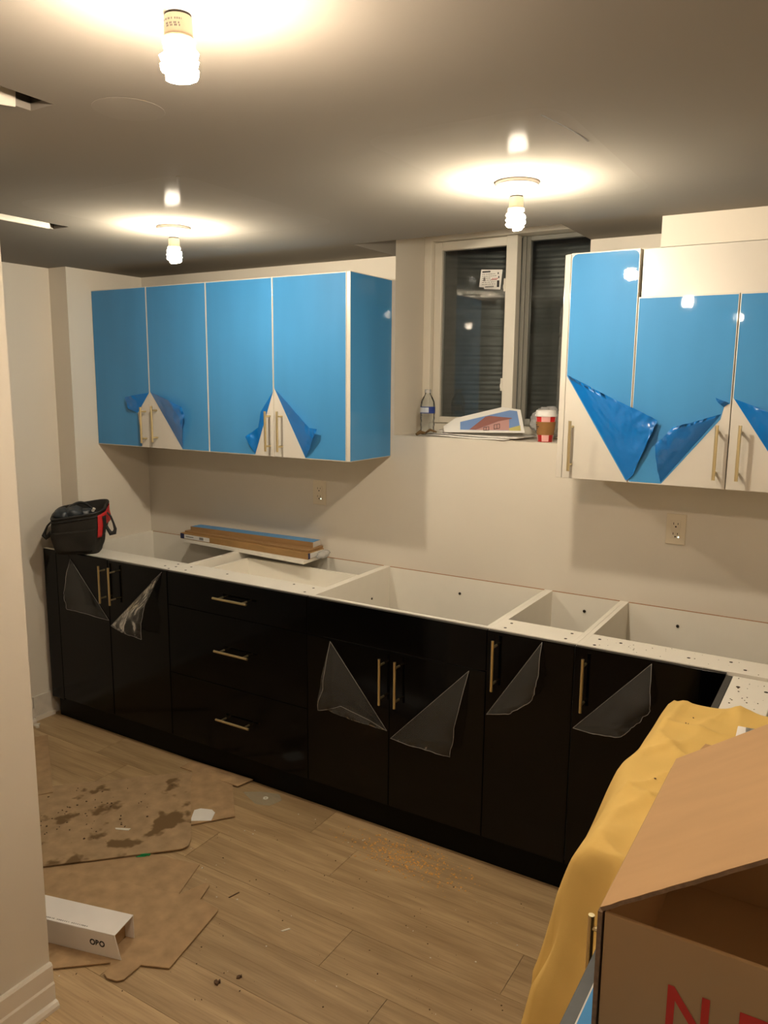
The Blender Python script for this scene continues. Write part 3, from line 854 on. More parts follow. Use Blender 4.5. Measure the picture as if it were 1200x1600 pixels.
part('protective_film', mt['film'], bl, box, 2.6160, 3.098, -2.458, -1.907, HB + .0166, HB + .0172)

# ================================================================== lamps
def cfl(x, y, zc, label, col, power=1.0, rot=0.0, detail=False):
    L = thing('ceiling_lamp', (x, y, zc), label, 'lamp', 'bare bulbs in keyless ceiling holders')
    bm = new_bm()
    lathe(bm, [(0.057, zc), (0.058, zc - .005), (0.0555, zc - .0075), (0.0555, zc - .010), (0.050, zc - .0135), (0.030, zc - .019), (0.0205, zc - .025), (0.0195, zc - .0345), (0.0185, zc - .035)], x, y, 36)
    hb = obj('lamp_holder', bm, mt['porcelain'], L, smooth=True)
    bm = new_bm(); lathe(bm, [(0.0556, zc - .0072), (0.0572, zc - .0072), (0.0572, zc - .0088), (0.0556, zc - .0088)], x, y, 36, caps=False); obj('holder_groove', bm, mt['print_grey'], hb)
    bm = new_bm(); lathe(bm, [(0.0175, zc - .035), (0.0175, zc - .0385)], x, y, 24); obj('socket_gap', bm, mt['socket_gap'], L)
    z1 = zc - .038
    bm = new_bm()
    lathe(bm, [(0.0180, z1), (0.0188, z1 - .002), (0.0192, z1 - .022), (0.0200, z1 - .026)], x, y, 28)
    bs = obj('bulb_base', bm, mt['ballast'], L, smooth=True)
    if detail:
        bm = new_bm()
        for zr, segs in ((z1 - .007, ((-2.1, -1.2), (-1.05, -.55))), (z1 - .0125, ((-1.75, -.7),)), (z1 - .0155, ((-1.7, -.65),)), (z1 - .0135, ((-2.2, -2.08),))):
            for a0, a1 in segs:
                n = 10
                for q in range(n):
                    if q % 3 == 2: continue
                    t0 = a0 + (a1 - a0) * q / n; t1 = a0 + (a1 - a0) * (q + .85) / n; r = 0.0193
                    bm.faces.new([bm.verts.new((x + r * math.cos(t), y + r * math.sin(t), zz)) for t, zz in ((t0, zr), (t1, zr), (t1, zr - .0024), (t0, zr - .0024))])
        obj('print', bm, mt['print_grey'], bs)
    em = emit('cfl_glow', col, BULB * power)
    tb = new_bm()
    lathe(tb, [(0.0205, z1 - .0262), (0.0222, z1 - .029), (0.0215, z1 - .034), (0.0165, z1 - .0365)], x, y, 24)
    cp = obj('tube_plate', tb, mt['ballast'], L)
    bm = new_bm()
    zt = z1 - .039; turns = 3.3; n = 36; R = 0.0205; pitch = 0.0118
    pts = []; rad = []
    pts.append((x + .004 * math.cos(rot), y + .004 * math.sin(rot), zt + .004)); rad.append(.0050)
    for q in range(n + 1):
        t = q / n; a = rot + t * turns * 2 * math.pi
        rr_ = R * min(1, 0.55 + t * 5) * (1 - max(0, t - .82) * 2.6)
        pts.append((x + rr_ * math.cos(a), y + rr_ * math.sin(a), zt - t * turns * pitch)); rad.append(.0062 if q < n - 4 else .0055)
    tube(bm, pts, rad, 5)
    obj('spiral_tube', bm, em, L, smooth=True)
    return L
cfl(2.022, -0.925, ZC - .0011, 'bare spiral bulb in white ceiling holder, in front of the window', BULB_COL['back'], rot=0.6)
cfl(0.757, -0.915, ZC - .0007, 'bare spiral bulb in white ceiling holder, above the left blue cabinets', BULB_COL['back'], rot=2.0)
cfl(2.019, -2.124, ZC, 'nearest and largest-looking spiral bulb, cut by the top edge', BULB_COL['near'], rot=3.4, detail=True)
cfl(2.12, -3.32, ZC, 'bare spiral bulb behind the viewpoint, seen only mirrored in the rightmost blue door', BULB_COL['near'], power=0.3, rot=1.1)

# ================================================================== outlets
def outlet(x0, x1, z0, z1, label):
    L = thing('wall_outlet', ((x0 + x1) / 2, 0, z0), label, 'outlet', 'double wall outlets')
    part('cover_plate', mt['plate'], L, box, x0, x1, -0.0055, -0.0002, z0, z1, bevel=0.002)
    cx = (x0 + x1) / 2; cz = (z0 + z1) / 2
    rc = part('receptacle', mt['plate'], L, box, cx - .0165, cx + .0165, -0.0078, -0.0056, cz - .0335, cz + .0335, bevel=0.001)
    for dz in (.021, -.016):
        for dx, w_, h_ in ((-.008, .0022, .008), (.007, .0022, .0065)):
            part('slot', mt['hole'], rc, box, cx + dx - w_ / 2, cx + dx + w_ / 2, -0.0082, -0.0079, cz + dz - h_ / 2, cz + dz + h_ / 2)
        bm = new_bm(); tube(bm, [(cx, -.0079, cz + dz - .011), (cx, -.0082, cz + dz - .011)], .003, 10); obj('ground_hole', bm, mt['hole'], rc)
    part('test_button', mt['plate'], rc, box, cx - .006, cx + .006, -.009, -.0079, cz - .0005, cz + .004)
    bm = new_bm(); tube(bm, [(cx + .011, -.0079, cz - .0275), (cx + .011, -.0088, cz - .0275)], .0024, 10); obj('indicator_light', bm, mt['led'], rc)
    return L
outlet(0.675, 0.7485, 1.118, 1.232, 'double outlet in the wall below the left blue cabinets')
outlet(2.2745, 2.3435, 1.114, 1.227, 'double outlet with glowing indicator below the right blue cabinets')

# ================================================================== boards on the left cabinets
sb = part('shelf_board', mt['melamine'], None, slab, [(-0.055, -0.128), (0.757, -0.192), (0.752, -0.016), (-0.042, -0.012)], HB + .0004, HB + .0164, bevel=0.001)
tag(sb, 'white shelf board laid across the open cabinets beneath a brown carton', 'shelf board')
ct = thing('long_carton', (0.35, -0.09, HB + .017), 'long flat brown carton with white labels, on the white shelf board', 'carton')
z0 = HB + .0168
body = part('carton_body', mt['brown_carton'], ct, slab, [(-0.075, -0.128), (0.762, -0.163), (0.756, -0.030), (-0.065, -0.018)], z0, z0 + .030, bevel=0.002)
part('carton_lid', mt['oak_edge'], ct, slab, [(-0.06, -0.112), (0.752, -0.146), (0.748, -0.026), (-0.055, -0.016)], z0 + .0302, z0 + .040, bevel=0.002)
def front_quad(bm, t0, t1, za, zb_, off=.0006):
    a = Vector((-0.075, -0.128)); b = Vector((0.762, -0.163)); nrm = Vector((-(b - a).y, (b - a).x)).normalized() * -1
    p, q = a + (b - a) * t0 + nrm * off, a + (b - a) * t1 + nrm * off
    p2, q2 = p + nrm * .0003, q + nrm * .0003
    hexa(bm, [(p2.x, p2.y, za), (q2.x, q2.y, za), (q.x, q.y, za), (p.x, p.y, za), (p2.x, p2.y, zb_), (q2.x, q2.y, zb_), (q.x, q.y, zb_), (p.x, p.y, zb_)])
part('label', mt['label'], body, front_quad, .035, .25, z0 + .004, z0 + .025)
part('label_print', mt['print_dark'], body, lambda bm: [front_quad(bm, .05 + q * .011, .058 + q * .011, z0 + .013, z0 + .017, .001) for q in range(6)] + [front_quad(bm, .165 + q * .005, .168 + q * .005, z0 + .008, z0 + .021, .001) for q in range(7)])
part('navy_tape', mt['label_blue'], body, front_quad, .001, .033, z0 + .002, z0 + .028)
def end_quad(bm, t0, t1, za, zb_, off=.0006):
    a = Vector((0.762, -0.163)); b = Vector((0.756, -0.030))
    p, q = a + (b - a) * t0, a + (b - a) * t1
    hexa(bm, [(p.x + off, p.y, za), (p.x + off + .0003, p.y, za), (q.x + off + .0003, q.y, za), (q.x + off, q.y, za), (p.x + off, p.y, zb_), (p.x + off + .0003, p.y, zb_), (q.x + off + .0003, q.y, zb_), (q.x + off, q.y, zb_)])
part('label', mt['label'], body, end_quad, .12, .95, z0 + .003, z0 + .027)
part('navy_tape', mt['label_blue'], body, end_quad, .0, .11, z0 + .002, z0 + .029)
z1 = z0 + .0405
st = thing('filler_board', (0.35, -0.07, z1), 'narrow blue-topped board with white end, on top of the brown carton', 'board')
core = part('core', mt['oak_edge'], st, slab, [(-0.022, -0.108), (0.735, -0.088), (0.727, -0.018), (-0.018, -0.040)], z1, z1 + .024)
part('protective_film', mt['film'], st, slab, [(-0.020, -0.106), (0.733, -0.086), (0.725, -0.020), (-0.016, -0.042)], z1 + .0241, z1 + .0247)
part('white_end', mt['white_door'], core, slab, [(0.7352, -0.088), (0.7372, -0.088), (0.7292, -0.018), (0.7272, -0.018)], z1, z1 + .024)
# crumpled clear wrap at the right end of the carton
def blob(bm, c, r, seed, amp=0.35, f=2.2, sub=3):
    b2 = bmesh.ops.create_icosphere(bm, subdivisions=sub, radius=1.0)
    for v in b2['verts']:
        n = v.co.normalized()
        k_ = 1 + amp * noise.noise((n.x * f + seed, n.y * f, n.z * f)) + amp * .5 * (1 - 2 * abs(noise.noise((n.x * f * 2.3, n.y * f * 2.3 + seed, n.z * f * 2.3))))
        v.co = Vector((c[0] + n.x * r[0] * k_, c[1] + n.y * r[1] * k_, c[2] + n.z * r[2] * k_))
bm = new_bm(); blob(bm, (0.783, -0.075, z0 + .012), (.016, .045, .017), 3.3)
tag(obj('plastic_wrap', bm, mt['bubble'], None, smooth=True), 'crumpled clear plastic at the end of the brown carton', 'plastic')

# ================================================================== tool bag
def make_bag():
    root = thing('tool_bag', (-0.305, -0.560, HB), 'black and red open tool bag on the left end of the cabinets', 'tool bag')
    A = math.radians(41); ca, sa = math.cos(A), math.sin(A)
    def W(x, y, z): return (-0.305 + x * ca - y * sa, -0.560 + x * sa + y * ca, HB + .0006 + z)
    H = 0.205
    def P(th, t, off=0.0):
        wv = 0.096 + 0.022 * math.sin(min(1, t * 1.15) * math.pi / 2) + 0.006 * math.sin(t * math.pi) + off
        dv = 0.078 + 0.020 * math.sin(t * math.pi * .6) + off
        c_, s_ = math.cos(th), math.sin(th); p = 0.44
        x = wv * math.copysign(abs(c_) ** p, c_); y = dv * math.copysign(abs(s_) ** p, s_)
        z = t * H + (0.020 * (x / .12) * t) + 0.018 * (y / .1) * t
        n_ = noise.noise((x * 16, y * 16, z * 16)) * 0.007 * (1 if t > .04 else 0)
        k_ = 1 + n_ / 0.1
        return W(x * k_ + 0.012 * t, y * k_, z)
    nt_, nh = 64, 26
    bm = new_bm()
    g_ = [[bm.verts.new(P(2 * math.pi * i / nt_, j / (nh - 1))) for i in range(nt_)] for j in range(nh)]
    for j in range(nh - 1):
        for i in range(nt_): bm.faces.new((g_[j][i], g_[j][(i + 1) % nt_], g_[j + 1][(i + 1) % nt_], g_[j + 1][i]))
    bm.faces.new(g_[0][::-1])
    inner = [[bm.verts.new(P(2 * math.pi * i / nt_, tt, -.007)) for i in range(nt_)] for tt in (1.0, .85, .70)]
    for i in range(nt_): bm.faces.new((g_[-1][i], g_[-1][(i + 1) % nt_], inner[0][(i + 1) % nt_], inner[0][i]))
    for j in range(2):
        for i in range(nt_): bm.faces.new((inner[j][i], inner[j][(i + 1) % nt_], inner[j + 1][(i + 1) % nt_], inner[j + 1][i]))
    bm.faces.new(inner[2])
    obj('bag_body', bm, mt['bag'], root, smooth=True)
    # stiff zip rim
    bm = new_bm()
    for tt, r in ((0.985, .0055), (0.90, .004)):
        tube(bm, [P(2 * math.pi * i / 48, tt, .002) for i in range(49)], r, 6, caps=False)
    obj('zip_rim', bm, mt['bag_trim'], root, smooth=True)
    # red patch and pocket on the right end, patch(th0,th1,t0,t1)
    def patch(name, a0, a1, t0, t1, off, mat):
        bm = new_bm(); n, m_ = 12, 10
        vs = [[bm.verts.new(P(a0 + (a1 - a0) * i / n, t0 + (t1 - t0) * j / m_, off)) for i in range(n + 1)] for j in range(m_ + 1)]
        for j in range(m_):
            for i in range(n): bm.faces.new((vs[j][i], vs[j][i + 1], vs[j + 1][i + 1], vs[j + 1][i]))
        o = obj(name, bm, mat, root, smooth=True)
        s = o.modifiers.new('solid', 'SOLIDIFY'); s.thickness = .003
        return o
    patch('red_panel', -0.60, 0.9, 0.62, 0.93, .004, mt['bag_red'])
    patch('red_pocket', -0.98, -0.60, 0.40, 0.92, .006, mt['bag_red'])
    patch('pocket_flap', -0.60, -0.30, 0.45, 0.86, .010, mt['bag_trim'])
    patch('front_pocket', -2.5, -1.1, 0.06, 0.62, .004, mt['bag'])
    patch('grey_binding', 3.25, 3.55, 0.28, 0.66, .003, mt['bag_grey'])
    # strap loops at both ends
    def strap(pts, w_=0.024):
        bm = new_bm(); n = len(pts)
        rad = [.0045 + .0075 * math.exp(-((i - n * .62) / 1.6) ** 2) for i in range(n)]
        tube(bm, [W(*p) for p in pts], rad, 8)
        obj('carry_strap', bm, mt['bag_trim'], root, smooth=True)
    strap([(0.122, -.03, .185), (0.140, -.03, .190), (0.156, -.032, .172), (0.167, -.034, .140), (0.174, -.035, .112), (0.170, -.036, .094), (0.152, -.035, .090), (0.142, -.034, .108), (0.128, -.032, .140)])
    strap([(-0.098, -.03, .150), (-0.116, -.03, .150), (-0.132, -.03, .132), (-0.144, -.03, .106), (-0.152, -.03, .086), (-0.142, -.03, .076), (-0.128, -.03, .086), (-0.116, -.03, .108)], .028)
    # top handle loop and bundled contents
    bm = new_bm(); tube(bm, [W(-.055 + .12 * s, .03 + .02 * math.sin(s * 3), H - .006 + .030 * math.sin(math.pi * s)) for s in [q / 16 for q in range(17)]], .006, 6)
    obj('top_handle', bm, mt['bag_trim'], root, smooth=True)
    for q, (x, y, z, rx_, ry_, rz_) in enumerate([(-.065, -.02, .182, .040, .04, .030), (-.015, -.01, .186, .038, .045, .030), (.035, .02, .18, .036, .04, .024), (-.02, .045, .192, .05, .03, .025)]):
        bm = new_bm(); c_ = W(x, y, z); blob(bm, c_, (rx_, ry_, rz_), q * 2.7 + 1, .25, 1.6, 3)
        obj('bundled_contents', bm, mt['tool'], root, smooth=True)
    bm = new_bm(); tube(bm, [W(.072, -.015, .196), W(.080, -.02, .210)], .007, 10); obj('white_plug', bm, mt['porcelain'], root)
    return root
make_bag()

# ================================================================== things on the window sill
# water bottle
bx, by = 1.200, 0.140
B = thing('water_bottle', (bx, by, NZ0), 'clear plastic water bottle with blue label on the window sill', 'bottle')
bm = new_bm(); z = NZ0 + .0005
prof = [(0.024, z), (0.031, z + .004), (0.0325, z + .015), (0.0300, z + .030), (0.0325, z + .045), (0.0300, z + .058), (0.0325, z + .072), (0.0310, z + .085), (0.0325, z + .092),
        (0.0325, z + .125), (0.0300, z + .145), (0.022, z + .162), (0.0140, z + .174), (0.0130, z + .182)]
lathe(bm, prof, bx, by, 28, caps=True); obj('bottle_body', bm, mt['pet'], B, smooth=True)
bm = new_bm(); lathe(bm, [(0.0140, z + .1822), (0.0145, z + .184), (0.0145, z + .196), (0.013, z + .198)], bx, by, 24); obj('cap', bm, mt['bubble'], B)
bm = new_bm(); lathe(bm, [(0.0330, z + .094), (0.0330, z + .123)], bx, by, 32, caps=False); lb = obj('bottle_label', bm, mt['bottle_label'], B, smooth=True)
bm = new_bm(); lathe(bm, [(0.0333, z + .094), (0.0333, z + .0975)], bx, by, 32, caps=False); lathe(bm, [(0.0333, z + .1195), (0.0333, z + .123)], bx, by, 32, caps=False)
lathe(bm, [(0.0333, z + .0975), (0.0333, z + .1195)], bx, by, 12, a0=-0.95, a1=0.6, caps=False)
obj('label_print', bm, mt['bottle_blue'], lb)

# coffee cup
kx, ky = 1.776, 0.060
K = thing('coffee_cup', (kx, ky, NZ0), 'red and pink paper coffee cup with kraft sleeve and white lid', 'cup')
z = NZ0 + .0005
def kr(t): return 0.0290 + (0.0400 - 0.0290) * t
hc = 0.106
bm = new_bm(); lathe(bm, [(kr(0), z), (kr(1), z + hc)], kx, ky, 36); kb = obj('cup_body', bm, mt['cup_red'], K, smooth=True)
bm = new_bm()
for q in range(4):
    a0 = -1.69 + q * math.pi / 2; lathe(bm, [(kr(0) + .0004, z + .002), (kr(1) + .0004, z + hc - .002)], kx, ky, 8, a0=a0, a1=a0 + .92, caps=False)
obj('pale_stripes', bm, mt['cup_pink'], kb, smooth=True)
bm = new_bm(); lathe(bm, [(kr(.26) + .0012, z + hc * .26), (kr(.75) + .0016, z + hc * .75)], kx, ky, 36, caps=False); sl = obj('sleeve', bm, mt['cup_sleeve'], K, smooth=True)
bm = new_bm()
for zq, ext in ((.62, .5), (.55, .75), (.49, .55), (.42, .35)):
    lathe(bm, [(kr(zq) + .0022, z + hc * zq), (kr(zq) + .0023, z + hc * (zq + .03))], kx, ky, 8, a0=-2.75, a1=-2.75 + ext, caps=False)
obj('sleeve_print', bm, mt['print_dark'], sl)
bm = new_bm(); zl = z + hc
lathe(bm, [(0.0425, zl - .006), (0.0430, zl + .001), (0.0405, zl + .004), (0.0395, zl + .012), (0.0385, zl + .018), (0.034, zl + .0185), (0.033, zl + .012), (0.0005, zl + .012)], kx, ky, 36, caps=False)
obj('lid', bm, mt['cup_lid'], K, smooth=True)

# papers: loose stack, then the house print leaning on top
def sheet(name, quad3, mat, parent=None, nx=10, ny=8, bow=0.004, seed=0, thick=0.0012, curl=0.0):
    a, b, c_, d = [Vector(p) for p in quad3]
    bm = new_bm(); V = []
    for j in range(ny + 1):
        row = []
        for i in range(nx + 1):
            s, t = i / nx, j / ny
            p = a * (1 - s) * (1 - t) + b * s * (1 - t) + c_ * s * t + d * (1 - s) * t
            p.z += bow * (noise.noise((s * 2.5 + seed, t * 2.5, seed)) + .5) + curl * (s ** 3)
            row.append(bm.verts.new(p))
        V.append(row)
    for j in range(ny):
        for i in range(nx): bm.faces.new((V[j][i], V[j][i + 1], V[j + 1][i + 1], V[j + 1][i]))
    o = obj(name, bm, mat, parent, smooth=True)
    s_ = o.modifiers.new('solid', 'SOLIDIFY'); s_.thickness = thick; s_.offset = 1
    return o
zs = NZ0 + .0006
pl = [('lowest white sheet, jutting over the front of the window sill', [(1.235, 0.065, zs), (1.63, -0.012, zs), (1.665, 0.18, zs), (1.27, 0.22, zs)], .0012),
      ('white sheet in the middle of the sill stack', [(1.255, 0.080, zs + .0085), (1.67, 0.015, zs + .006), (1.69, 0.19, zs + .0085), (1.29, 0.225, zs + .0085)], .0012)]
for k_, (lab, q, th) in enumerate(pl):
    tag(sheet('paper_sheet', q, mt['paper'], None, bow=.003, seed=k_ * 3.3, thick=.004), lab, 'paper', 'papers on the window sill')
# leaning print
nP = Vector((-0.01799573, -0.57804478, 0.81580659))
def flat(name, pts, mat, lift, parent=None, thick=0.0):
    bm = new_bm()
    f = bm.faces.new([bm.verts.new(Vector(p) + nP * lift) for p in pts])
    if thick:
        r_ = bmesh.ops.extrude_face_region(bm, geom=[f]); bmesh.ops.translate(bm, vec=-nP * thick, verts=[v for v in r_['geom'] if isinstance(v, bmesh.types.BMVert)])
    return obj(name, bm, mat, parent)
pr_ = flat('house_drawing', [(1.3325, 0.0456, 1.4813), (1.6929, 0.0502, 1.4925), (1.6223, 0.1751, 1.5795), (1.5343, 0.1906, 1.5885), (1.3446, 0.1248, 1.5377), (1.3121, 0.0781, 1.5039)], mt['paper'], 0, None, .0012)
tag(pr_, 'printed picture of a pink house propped up on the sill papers', 'print')
flat('printed_sky', [(1.4006, 0.0597, 1.4928), (1.6722, 0.06, 1.499), (1.6102, 0.1672, 1.5736), (1.5754, 0.1717, 1.576), (1.3788, 0.103, 1.523)], mt['sky_print'], .0004, pr_)
flat('printed_grass', [(1.6219, 0.0596, 1.4976), (1.6164, 0.0722, 1.5064), (1.6576, 0.0888, 1.5191), (1.6722, 0.06, 1.499)], mt['grass_print'], .0008, pr_)
flat('printed_wall', [(1.4734, 0.0591, 1.494), (1.5527, 0.1074, 1.53), (1.5946, 0.122, 1.5412), (1.6216, 0.0603, 1.4981)], mt['wall_print'], .0012, pr_)
flat('printed_roof', [(1.4425, 0.0599, 1.4938), (1.4829, 0.1329, 1.5465), (1.4979, 0.1379, 1.5503), (1.6057, 0.1275, 1.5454), (1.6047, 0.1229, 1.5421), (1.5527, 0.1074, 1.53), (1.4731, 0.0598, 1.4945)], mt['roof_print'], .0016, pr_)
bm = new_bm()
for q in ([(1.503, 0.0727, 1.5043), (1.5242, 0.077, 1.5078), (1.5329, 0.0582, 1.4946), (1.5104, 0.0569, 1.4932)], [(1.5432, 0.0873, 1.5155), (1.5651, 0.0938, 1.5206), (1.5759, 0.0698, 1.5038), (1.5535, 0.0647, 1.4997)]):
    v = [Vector(p) + nP * .0024 for p in q]
    segs = [(v[k_], v[(k_ + 1) % 4]) for k_ in range(4)] + [((v[0] + v[1]) / 2, (v[2] + v[3]) / 2)]
    for a_, b_ in segs: tube(bm, [a_, b_], .0011, 4)
obj('printed_windows', bm, mt['print_dark'], pr_)
# folded paper between bottle and print
fp = sheet('folded_paper', [(1.265, 0.105, zs + .012), (1.345, 0.070, zs + .013), (1.36, 0.19, zs + .050), (1.285, 0.20, zs + .028)], mt['paper'], None, bow=.010, seed=9, thick=.001)
tag(fp, 'small folded sheet with pencil lines beside the water bottle', 'paper')
bm = new_bm()
for (p, q) in (((.1, .1), (.5, .8)), ((.5, .8), (.95, .15)), ((.2, .55), (.8, .5))):
    A_, B_, C_, D_ = Vector((1.265, 0.105, zs + .022)), Vector((1.345, 0.070, zs + .023)), Vector((1.36, 0.19, zs + .060)), Vector((1.285, 0.20, zs + .038))
    f_ = lambda s, t: A_ * (1 - s) * (1 - t) + B_ * s * (1 - t) + C_ * s * t + D_ * (1 - s) * t
    tube(bm, [f_(*p), f_(*q)], .0008, 4)
obj('pencil_line', bm, mt['print_grey'], fp)
bm = new_bm(); tube(bm, [(1.205, 0.030, zs + .005), (1.215, 0.045, zs + .016), (1.235, 0.055, zs + .012)], [.006, .009, .005], 8)
tube(bm, [(1.235, 0.058, zs + .012), (1.255, 0.062, zs + .026), (1.285, 0.066, zs + .018)], [.004, .006, .003], 8)
tag(obj('brown_scrap', bm, mt['brown_scrap'], None, smooth=True), 'small crumpled brown scrap at the left end of the sill papers', 'scrap')
bm = new_bm(); blob(bm, (1.745, 0.165, zs + .072), (.062, .045, .058), 7.7, .30, 2.4, 4)
tag(obj('plastic_wrap', bm, mt['bubble'], None, smooth=True), 'crumpled clear bubble wrap behind the coffee cup', 'plastic')

# ================================================================== yellow cloth over the right run
def cloth_dz(x, y):
    n1 = noise.noise((x * 5 + y * 3.5, y * 2.0 - x * 1.5, 2.0)); n2 = noise.noise((x * 16, y * 9, 5.0))
    rid = 1 - abs(noise.noise((x * 4.2 + y * 4.0, y * 2.2 - x, 8.0)))
    rid2 = 1 - abs(noise.noise((x * 9 - y * 5.0, y * 3.4 + x * 3, 4.0)))
    z = 0.006 * n1 + 0.0022 * n2 + 0.015 * (rid ** 7) + 0.010 * (rid2 ** 9)
    pressed = min(1, max(0, (-1.60 - y) / .10)) if x > 2.62 else 0      # flattened by the box standing on it
    tray = math.exp(-((x - 2.765) / .12) ** 4 - ((y + 1.085) / .075) ** 4)
    return z * (1 - max(pressed, tray))
def make_cloth():
    y0_, y1_ = -0.932, -1.885
    ztop = 0.894
    nu, nv = 130, 120
    bm = new_bm(); V = []
    def sm(a_, b_, x):
        t = max(0, min(1, (x - a_) / (b_ - a_))); return t * t * (3 - 2 * t)
    for i in range(nu + 1):
        y = y0_ + (y1_ - y0_) * i / nu
        near = sm(-1.700, -1.748, y); gone = sm(-1.762, -1.782, y)
        xe = 2.508 + near * 0.074 + gone * 0.045     # line where the cloth turns down
        xe += 0.006 * noise.noise((y * 6, 1.3, 0)) * (1 - near) - 0.018 * math.exp(-((y + 1.33) / .07) ** 2)
        drop = 0.86 * (1 - gone) + 0.004
        row = []
        for j in range(nv + 1):
            s = j / nv
            if s < 0.5:
                x = 3.18 + (xe - 3.18) * (s / 0.5); z = ztop
                z += cloth_dz(x, y)
                ed = sm(0.022, 0.0, x - xe)
                z -= 0.004 * ed * ed
                yy = y
            else:
                q = (s - 0.5) / 0.5 * drop           # distance down the skirt
                flare = 0.008 * sm(0, .02, q) + 0.100 * min(1, q / .30) ** .85 + 0.075 * sm(0.25, 0.86, q)
                fold = 0.022 * sm(0, .35, q) * math.sin(y * 17 + 1.2 + 1.5 * noise.noise((y * 3, q * 2, 0))) + 0.012 * noise.noise((y * 7, q * 4, 3.0)) * sm(0, .2, q)
                crease = 0.034 * sm(0, .25, q) * math.exp(-((y + 1.712 - .05 * q) / .012) ** 2)
                x = xe - flare * (1 - 0.55 * near) - fold * (1 - .4 * near) + crease
                z = ztop - 0.004 - q * 0.99
                z = max(z, 0.012 + 0.01 * noise.noise((y * 9, 0, 0)))
                yy = y - 0.05 * near * sm(0, .6, q)
            # the far edge folds straight down behind
            back = sm(y0_ - 0.012, y0_, y)
            if s < 0.5: z -= back * 0.006
            row.append(bm.verts.new((x, yy, z)))
        V.append(row)
    # tucked hem at the far edge
    hem = [bm.verts.new((v.co.x, v.co.y + 0.004, v.co.z - 0.014)) for v in V[0]]
    for j in range(nv): bm.faces.new((hem[j], hem[j + 1], V[0][j + 1], V[0][j]))
    for i in range(nu):
        for j in range(nv): bm.faces.new((V[i][j], V[i][j + 1], V[i + 1][j + 1], V[i + 1][j]))
    o = obj('dust_cloth', bm, mt['cloth'], None, smooth=True)
    s_ = o.modifiers.new('solid', 'SOLIDIFY'); s_.thickness = 0.003; s_.offset = -1
    return tag(o, 'mustard yellow cloth draped over the right-hand run and down its front', 'cloth')
make_cloth()
fc = thing('foil_card', (2.72, -1.08, 0.8985), 'small white tray with grey foil on the yellow cloth', 'tray')
part('tray', mt['white_box'], fc, slab, [(2.676, -1.130), (2.86, -1.118), (2.855, -1.040), (2.672, -1.052)], 0.8985, 0.908, bevel=.002)
part('foil', mt['foil'], fc, slab, [(2.695, -1.118), (2.84, -1.108), (2.837, -1.05), (2.69, -1.060)], 0.9082, 0.911)

